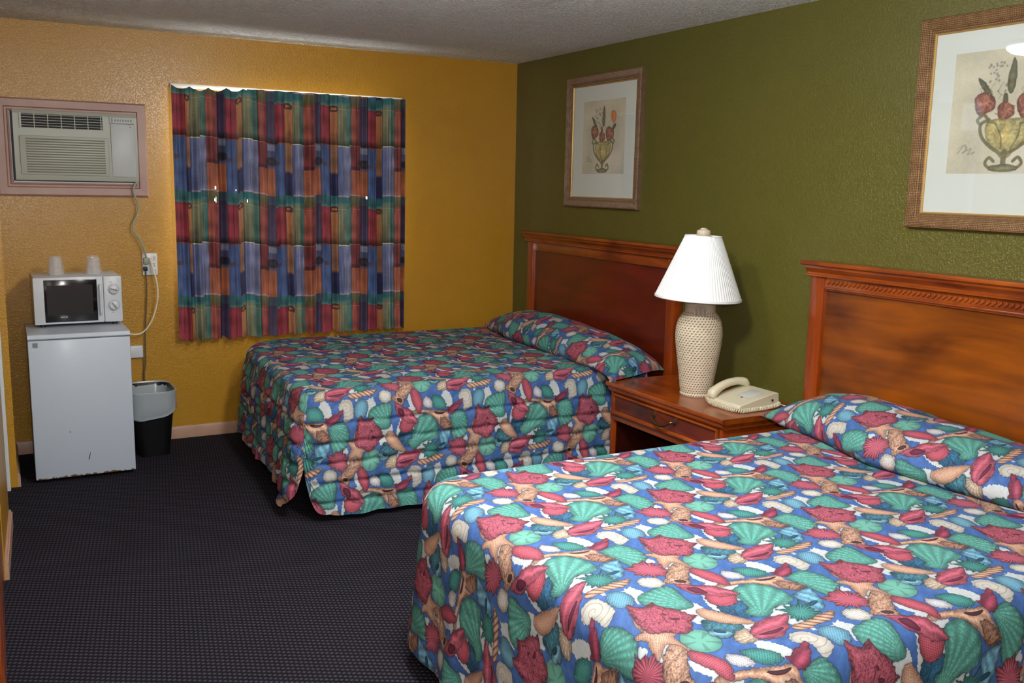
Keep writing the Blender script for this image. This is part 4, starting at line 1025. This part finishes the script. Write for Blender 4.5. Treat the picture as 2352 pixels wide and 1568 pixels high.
for i, p in enumerate(P):
    if i: L += (p - P[i - 1]).length
    d = (P[min(i + 1, tot - 1)] - P[max(i - 1, 0)]).normalized(); s = d.cross(Vector((0, 0, 1))).normalized(); u = s.cross(d)
    a = L * 2 * PI / .0098; hel.append(p + (s * math.cos(a) + u * math.sin(a)) * .0078)
MB().tube(hel, .0028, 6).build('coiled_cord', M_phone, ph)
MB().tube([(PX1 + .0, PY0 + .02, NZ + .018), (PX1 + .02, PY0 - .01, NZ + .012), (PX1 + .04, PY0 - .05, NZ + .006), (-.03, PY0 - .07, NZ + .003)], .002, 6, sub=6).build('line_cord', M_phone, ph)

# ================================================================== framed prints
def picture(y0, y1, z0, z1, art, mould, label, ribw):
    """y0 far edge, y1 near edge"""
    t = thing('framed_print', (0, (y0 + y1) / 2, z0), label, 'picture')
    m = MB()
    for vs, fs in mitre_frame(y1, y0, z0, z1, .062, [(0, 0), (0, .024), (.05, .030), (.16, .034), (.62, .028), (.80, .018), (.86, .018), (1, .011), (1, 0)], lambda a, b_, h: (-h, a, b_)): m.add(vs, fs)
    fr_ = m.build('frame_moulding', mould, t, auto=.35)
    m = MB()
    for vs, fs in mitre_frame(y1 + .057, y0 - .057, z0 + .057, z1 - .057, .008, [(0, 0), (0, .012), (.5, .0145), (1, .010), (1, 0)], lambda a, b_, h: (-h, a, b_)): m.add(vs, fs)
    m.build('gilt_lip', M_goldlip, fr_)
    MB().box(-.006, -.001, y1 + .055, y0 - .055, z0 + .055, z1 - .055).build('picture_mat', M_mat, t)
    return t
def art(t, y0, y1, z0, z1, m):
    a = MB().add([(-.0066, y0, z0), (-.0066, y1, z0), (-.0066, y1, z1), (-.0066, y0, z1), (-.006, y0, z0), (-.006, y1, z0), (-.006, y1, z1), (-.006, y0, z1)],
                 [(0, 1, 2, 3), (0, 4, 5, 1), (1, 5, 6, 2), (2, 6, 7, 3), (3, 7, 4, 0)], False, [[(0, 0), (1, 0), (1, 1), (0, 1)]] + [[(0, 0)] * 4] * 4)
    return a.build('print', m, t)
p1 = picture(-.716, -1.518, 1.473, 2.277, None, M_brown_r, 'framed urn and flowers print with an orange tulip, above the far headboard', .0085)
art(p1, -.893, -1.345, 1.680, 2.120, M_art1)
MB().box(-.0095, -.0085, -1.518 + .06, -.716 - .06, 1.473 + .06, 2.277 - .06).build('glass', M_glass, p1)
p2 = picture(-3.372, -4.175, 1.463, 2.273, None, M_gold_r, 'framed urn print in ribbed gold moulding above the near headboard', .0085)
art(p2, -3.528, -4.010, 1.678, 2.128, M_art2)
MB().box(-.0095, -.0085, -4.175 + .06, -3.372 - .06, 1.463 + .06, 2.273 - .06).build('glass', M_glass, p2)

# ================================================================== beds
def lerp_tab(tab, x):
    if x <= tab[0][0]: return tab[0][1]
    for (a, b), (c, d) in zip(tab, tab[1:]):
        if x <= c: return b + (d - b) * (x - a) / (c - a)
    return tab[-1][1]

def bedspread(name, yf, yn, xf, zt, anchor, r, D, flare, hem, quilt, label, wr, rc, skew=0):
    """quilted cover: top sheet, rounded edge, and drops on both long sides and the foot; the print is laid out flat and follows the cloth"""
    xh = -.105
    ix0 = xf + r; iy0 = yn + r; iy1 = yf - r                 # flat part
    rn, rf = rc                                              # plan radii of the near and far foot corners
    cols = []      # (base x, base y, angle of the outward normal, which mapping)
    NS = 96
    for i in range(NS): t = i / NS; cols.append((xh + (ix0 + rn - xh) * t, iy0, -90, 'n'))
    for i in range(21):
        a = -90 - 90 * i / 20; n = (math.cos(math.radians(a)), math.sin(math.radians(a)))
        c = (ix0 + rn + n[0] * rn, iy0 + rn + n[1] * rn)
        if i == 10: cols.append(c + (a, 'n')); cols.append(c + (a, 'f'))
        else: cols.append(c + (a, 'n' if i < 10 else 'f'))
    NF = 84
    for i in range(1, NF): t = i / NF; cols.append((ix0, iy0 + rn + (iy1 - rf - iy0 - rn) * t, -180, 'f'))
    for i in range(21):
        a = -180 - 90 * i / 20; n = (math.cos(math.radians(a)), math.sin(math.radians(a)))
        c = (ix0 + rf + n[0] * rf, iy1 - rf + n[1] * rf)
        if i == 10: cols.append(c + (a, 'f')); cols.append(c + (a, 'b'))
        else: cols.append(c + (a, 'f' if i < 10 else 'b'))
    for i in range(1, NS + 1): t = i / NS; cols.append((ix0 + rf + (xh - ix0 - rf) * t, iy1, -270, 'b'))
    NR, ND = 8, 72
    vs = []; UV = []
    def uvof(x, y):
        X = x - anchor[0]; Y = y - anchor[1]; return ((X - LAT_S * Y) / LAT_A, Y / LAT_B)
    arc = 0; prev = None
    nrm = {'n': (0, -1), 'f': (-1, 0), 'b': (0, 1)}
    for ci, (bx_, by_, a, w_) in enumerate(cols):
        ar = math.radians(a); n = (math.cos(ar), math.sin(ar))
        edge = (bx_ + n[0] * r, by_ + n[1] * r)
        if prev: arc += math.hypot(edge[0] - prev[0], edge[1] - prev[1])
        prev = edge
        zb = hem(bx_, by_, a)
        dl = zt - r - zb
        N = nrm[w_]; Tn = (-N[1], N[0])
        base_a = {'n': -90, 'f': -180, 'b': -270}[w_]
        da = math.radians(a - base_a)
        for k in range(NR + 1):
            th = PI / 2 * k / NR
            vs.append((bx_ + n[0] * r * math.sin(th), by_ + n[1] * r * math.sin(th), zt - r * (1 - math.cos(th))))
            l = r * th; tt = -r * math.sin(th) * da * (-1)
            UV.append(uvof(bx_ + N[0] * l + Tn[0] * tt, by_ + N[1] * l + Tn[1] * tt))
        for k in range(1, ND + 1):
            q = k / ND; d = dl * q
            fl = flare * q ** 1.1
            q2 = q * q
            fo = wr * q2 * (math.sin(arc * 15 + 1.3 * math.sin(arc * 4.1)) * .6 + .4 * math.sin(arc * 33 + 1))
            qq = d / .094
            pf = quilt * (1 - (1 - abs(math.sin(PI * qq))) ** 3) * min(1, q * 5) * (1 + .30 * math.sin(arc * 46 + math.floor(qq) * 2.3)) + quilt * .22 * min(1, q * 4) * math.sin(arc * 75 + 4 * math.sin(arc * 9 + qq)) * (1 - abs(math.sin(PI * qq)))
            ex, ez = extra(name, bx_, by_, a, q) if extra else (0, 0)
            off = r + fl + fo + pf + ex
            vs.append((bx_ + n[0] * off, by_ + n[1] * off, zt - r - d + ez))
            l = r * PI / 2 + d; tt = (r + fl) * da
            UV.append(uvof(bx_ + N[0] * l + Tn[0] * tt, by_ + N[1] * l + Tn[1] * tt))
    R = NR + ND + 1
    fs = []; uvs = []
    for c in range(len(cols) - 1):
        if cols[c][:3] == cols[c + 1][:3]: continue
        for k in range(R - 1):
            q = (c * R + k, c * R + k + 1, (c + 1) * R + k + 1, (c + 1) * R + k)
            P = [Vector(vs[i]) for i in q]
            fs.append(q); uvs.append([UV[i] for i in q])
    # top
    b0 = len(vs); TX, TY = 120, 96
    for j in range(TY + 1):
        for i in range(TX + 1):
            y = iy0 + (iy1 - iy0) * (.5 - .5 * math.cos(PI * j / TY)) * 1.0
            cut = 0
            if rn and y < iy0 + rn: cut = rn - math.sqrt(max(0, rn * rn - (iy0 + rn - y) ** 2))
            if rf and y > iy1 - rf: cut = rf - math.sqrt(max(0, rf * rf - (y - iy1 + rf) ** 2))
            xs = ix0 + cut - .001; x = xs + (xh - xs) * i / TX
            e = min(i / TX * 8, j / TY * 8, (1 - j / TY) * 8, 1)
            z = zt + e * (.004 * math.sin(x * 7 + 2 * math.sin(y * 4)) * math.sin(y * 6 + 1) - .003)
            vs.append((x, y, z)); UV.append(uvof(x, y))
    vs = [(v[0] + skew * (v[1] - yn) / (yf - yn) * max(0, (xh - v[0]) / (xh - xf)) ** 2, v[1], v[2]) for v in vs]
    for j in range(TY):
        for i in range(TX):
            a = b0 + j * (TX + 1) + i; q = (a, a + 1, a + TX + 2, a + TX + 1)
            fs.append(q); uvs.append([UV[k] for k in q])
    m = MB().add(vs, fs, True, uvs)
    o = m.build('bedspread', M_spread, None, origin=((xf + xh) / 2, (yf + yn) / 2, zt), auto=3.2)
    tag(o, label, 'bedspread')
    return o

def pillow_roll(o, crest, crease, zt, anchor, x_end=-.068, slant=0):
    """the part of the cover pulled over the pillows; crest = [(y, z)], crease = [(y, x)] from near to far"""
    ys0, ys1 = crest[0][0], crest[-1][0]
    NY, NP = 120, 30
    vs = []; UV = []
    prof = [(.03, .00), (-.055, .10), (-.085, .30), (-.03, .60), (.13, .86), (.36, .99), (.55, 1.0), (.74, .93), (.88, .74), (.96, .45), (1.0, .0)]
    PP = spline([Vector((a, b, 0)) for a, b in prof], 4)
    for j in range(NY + 1):
        t = j / NY; t2 = .5 - .5 * math.cos(PI * t); t = .35 * t + .65 * t2
        y = ys0 + (ys1 - ys0) * t
        zc = lerp_tab(crest, y) ; xc = lerp_tab(crease, y)
        zb = zt - .012 if crest_in(y, o) else min(zt, zc) - .012
        h = max(.01, zc - zb)
        s = 0; pp = None
        for i, p in enumerate(PP):
            x = xc + (x_end - xc) * p.x
            z = zb + h * p.y + .004 * math.sin(y * 23 + p.x * 5) * math.sin(PI * min(1, max(0, p.x)))
            if pp is not None: s += math.hypot(x - pp[0], z - pp[1])
            pp = (x, z)
            e_ = max(0, 1 - t / .22) if slant else 0
            yy = y + slant * e_ * max(0, p.x)
            vs.append((x, yy, z))
            X = xc + s - anchor[0] + .10; Y = y - anchor[1] - .05
            UV.append(((X - LAT_S * Y) / LAT_A, Y / LAT_B))
    n = len(PP); fs = []; uvs = []
    for j in range(NY):
        for i in range(n - 1):
            q = (j * n + i, j * n + i + 1, (j + 1) * n + i + 1, (j + 1) * n + i)
            fs.append(q); uvs.append([UV[k] for k in q])
    return MB().add(vs, fs, True, uvs).build('pillow_fold', M_spread, o, auto=3.2)

Y_RANGE = {}
def crest_in(y, o): return Y_RANGE[o.name][0] < y < Y_RANGE[o.name][1]

ZT = .622
def hem1(x, y, a):
    # near side hem just above the carpet, rounded up at the foot corner; the foot drop hangs a little higher
    if a == -90: return .030 + .03 * max(0, (-1.90 - x) / .12) ** 2
    if -135 <= a < -90: return .04 + .24 * ((-90 - a) / 45) ** 3.5
    if -180 < a < -135: return .28 - .215 * ((-135 - a) / 45) ** .25
    if a == -180:
        k = max(0, (-1.50 - y) / .16); return .115 - .055 * min(1, k) + .012 * math.sin(y * 9)
    return .12
def extra(name, x, y, a, q):
    if name == 'far':
        if -180 <= a < -135 and y < -1.55: k = min(1, (-1.55 - y) / .12); return (.026 * q * k, 0)
        if -135 <= a < -90: return (-.018 * q * q * (-90 - a) / 45, 0)
    return (0, 0)
s1 = bedspread('far', -.140, -1.795, -2.085, ZT, (-1.144, -1.99), .060, .5, .045, hem1, .018, 'shell print bedspread on the far bed under the window, quilted hem near the carpet', .012, (.05, .28), .065)
Y_RANGE[s1.name] = (-1.76, -.17)
pillow_roll(s1, [(-2.045, .612), (-2.025, .650), (-1.97, .688), (-1.88, .712), (-1.764, .732), (-1.567, .760), (-1.26, .784), (-.95, .799), (-.643, .788), (-.402, .746), (-.244, .695), (-.13, .63)],
            [(-2.05, -.50), (-1.84, -.455), (-1.18, -.425), (-.66, -.40), (-.13, -.29)], ZT, (-1.144, -1.99), slant=.15)
def hem2(x, y, a): return .04 + .03 * math.sin(x * 5 + y * 4)
s2 = bedspread('near', -3.150, -4.72, -2.120, ZT, (-1.703, -4.048), .085, .5, .040, hem2, .002, 'shell print bedspread on the near bed in the foreground', .014, (.10, .10))
Y_RANGE[s2.name] = (-4.70, -3.18)
pillow_roll(s2, [(-4.86, .62), (-4.78, .66), (-4.6, .71), (-4.4, .74), (-4.125, .755), (-3.777, .772), (-3.6, .783), (-3.43, .787), (-3.262, .763), (-3.107, .704), (-2.99, .640), (-2.955, .612)],
            [(-4.86, -.46), (-4.28, -.485), (-4.06, -.51), (-3.72, -.53), (-3.43, -.445), (-3.15, -.40), (-2.95, -.33)], ZT, (-1.703, -4.048))

def bed(yf, yn, xf, rn, rf, label):
    t = thing('bed', ((xf - .1) / 2, (yf + yn) / 2, 0), label, 'bed')
    def slab(k, z0, z1, m, nm):
        P = [(-.11, yn + k), (-.11, yf - k)]
        for i in range(9):
            a = PI / 2 + PI / 2 * i / 8; P.append((xf + k + .05 + rf + rf * math.cos(a), yf - k - rf + rf * math.sin(a)))
        for i in range(9):
            a = PI + PI / 2 * i / 8; P.append((xf + k + rn + rn * math.cos(a), yn + k + rn + rn * math.sin(a)))
        return MB().prism(P, 'z', z0, z1).build(nm, m, t)
    slab(.07, .37, ZT - .075, M_matt, 'mattress')
    slab(.09, .14, .365, M_base, 'box_spring')
    for sx in (xf + .30, -.2):
        for sy in (yn + .3, yf - .3): MB().box(sx - .03, sx + .03, sy - .03, sy + .03, 0, .14).build('leg', M_base, t)
bed(-.14, -1.795, -2.085, .10, .30, 'bed with a dark base, under the shell spread below the window')
bed(-3.150, -4.72, -2.120, .14, .14, 'bed under the shell spread in the foreground')

# ================================================================== dresser sliver at the left edge
dz = thing('dresser', (-3.60, -2.75, 0), 'brown wooden dresser showing as a sliver at the lower left edge', 'dresser')
MB().box(-3.85, -3.345, -3.55, -1.955, .0, .70, .004).build('carcass', M_wood_z, dz)
MB().box(-3.86, -3.342, -3.57, -1.945, .70, .725, .004).build('top', M_wood_y, dz)
for k in range(3):
    dd_ = MB().box(-3.3455, -3.340, -3.52, -1.985, .09 + k * .205, .275 + k * .205, .002).build('drawer', M_wood_y, dz)
    MB().box(-3.3405, -3.338, -2.80, -2.70, .255 + k * .205, .265 + k * .205).build('finger_pull', M_dark, dd_)

# ================================================================== light
def area(name, loc, size, power, rot, col=(1, 1, 1), sy=None):
    l = bpy.data.lights.new(name, 'AREA'); l.energy = power; l.color = col; l.size = size
    if sy: l.shape = 'RECTANGLE'; l.size_y = sy
    o = bpy.data.objects.new(name, l); COL.objects.link(o); o.location = loc; o.rotation_euler = rot; return o
area('daylight_outside_window', (-1.66, .30, 1.60), 1.3, 60, (-PI / 2, 0, 0), (1, .98, .94), 1.1)
fl = area('camera_flash', (-3.28, -6.06, 1.74),   .07, 34, (math.radians(80.6), 0, math.radians(-28.6)), (.97, .985, 1), .04)
# added fill light behind the camera, unseen, shaped as a ceiling dome
vl = thing('ceiling_light', (-3.1, -6.6, H), 'added fill light, an unseen round white dome on the ceiling behind the camera', 'ceiling light')
MB().lathe([(.17, 0), (.17, -.02), (.15, -.03)], (-3.1, -6.6, H), 40).build('base', M_white, vl)
M_fill_dome = emit('rear_fill_dome', (1, .99, .97, 1), 110)
MB().lathe([(.145, -.028), (.15, -.05), (.14, -.08), (.105, -.11), (.055, -.125), (0.0001, -.13)], (-3.1, -6.6, H), 40, cap=False).build('dome', M_fill_dome, vl)

wd = bpy.data.worlds.new('sky'); SC.world = wd; wd.use_nodes = True
wd.node_tree.nodes['Background'].inputs[0].default_value = (.75, .85, 1, 1); wd.node_tree.nodes['Background'].inputs[1].default_value = 1.5

# ================================================================== camera
yaw, pitch, roll = (math.radians(a) for a in (28.630, 9.349, 1.168))
fw = Vector((math.sin(yaw) * math.cos(pitch), math.cos(yaw) * math.cos(pitch), -math.sin(pitch)))
rt = Vector((math.cos(yaw), -math.sin(yaw), 0)); up = rt.cross(fw)
r2 = rt * math.cos(roll) + up * math.sin(roll); u2 = up * math.cos(roll) - rt * math.sin(roll)
cam = bpy.data.cameras.new('camera'); co = bpy.data.objects.new('camera', cam); COL.objects.link(co)
cam.sensor_width = 36; cam.lens = 2173.5 / 2352 * 36; cam.clip_start = .02
co.matrix_world = Matrix(((r2.x, u2.x, -fw.x, -3.2889), (r2.y, u2.y, -fw.y, -6.0270), (r2.z, u2.z, -fw.z, 1.5978), (0, 0, 0, 1)))
SC.camera = co
SC.view_settings.view_transform = 'Standard'; SC.view_settings.look = 'None'; SC.view_settings.gamma = 1
SC.view_settings.use_curve_mapping = False
SC.view_settings.exposure = 0.38
SC.cycles.max_bounces = 10; SC.cycles.transparent_max_bounces = 12
SC.cycles.use_denoising = True
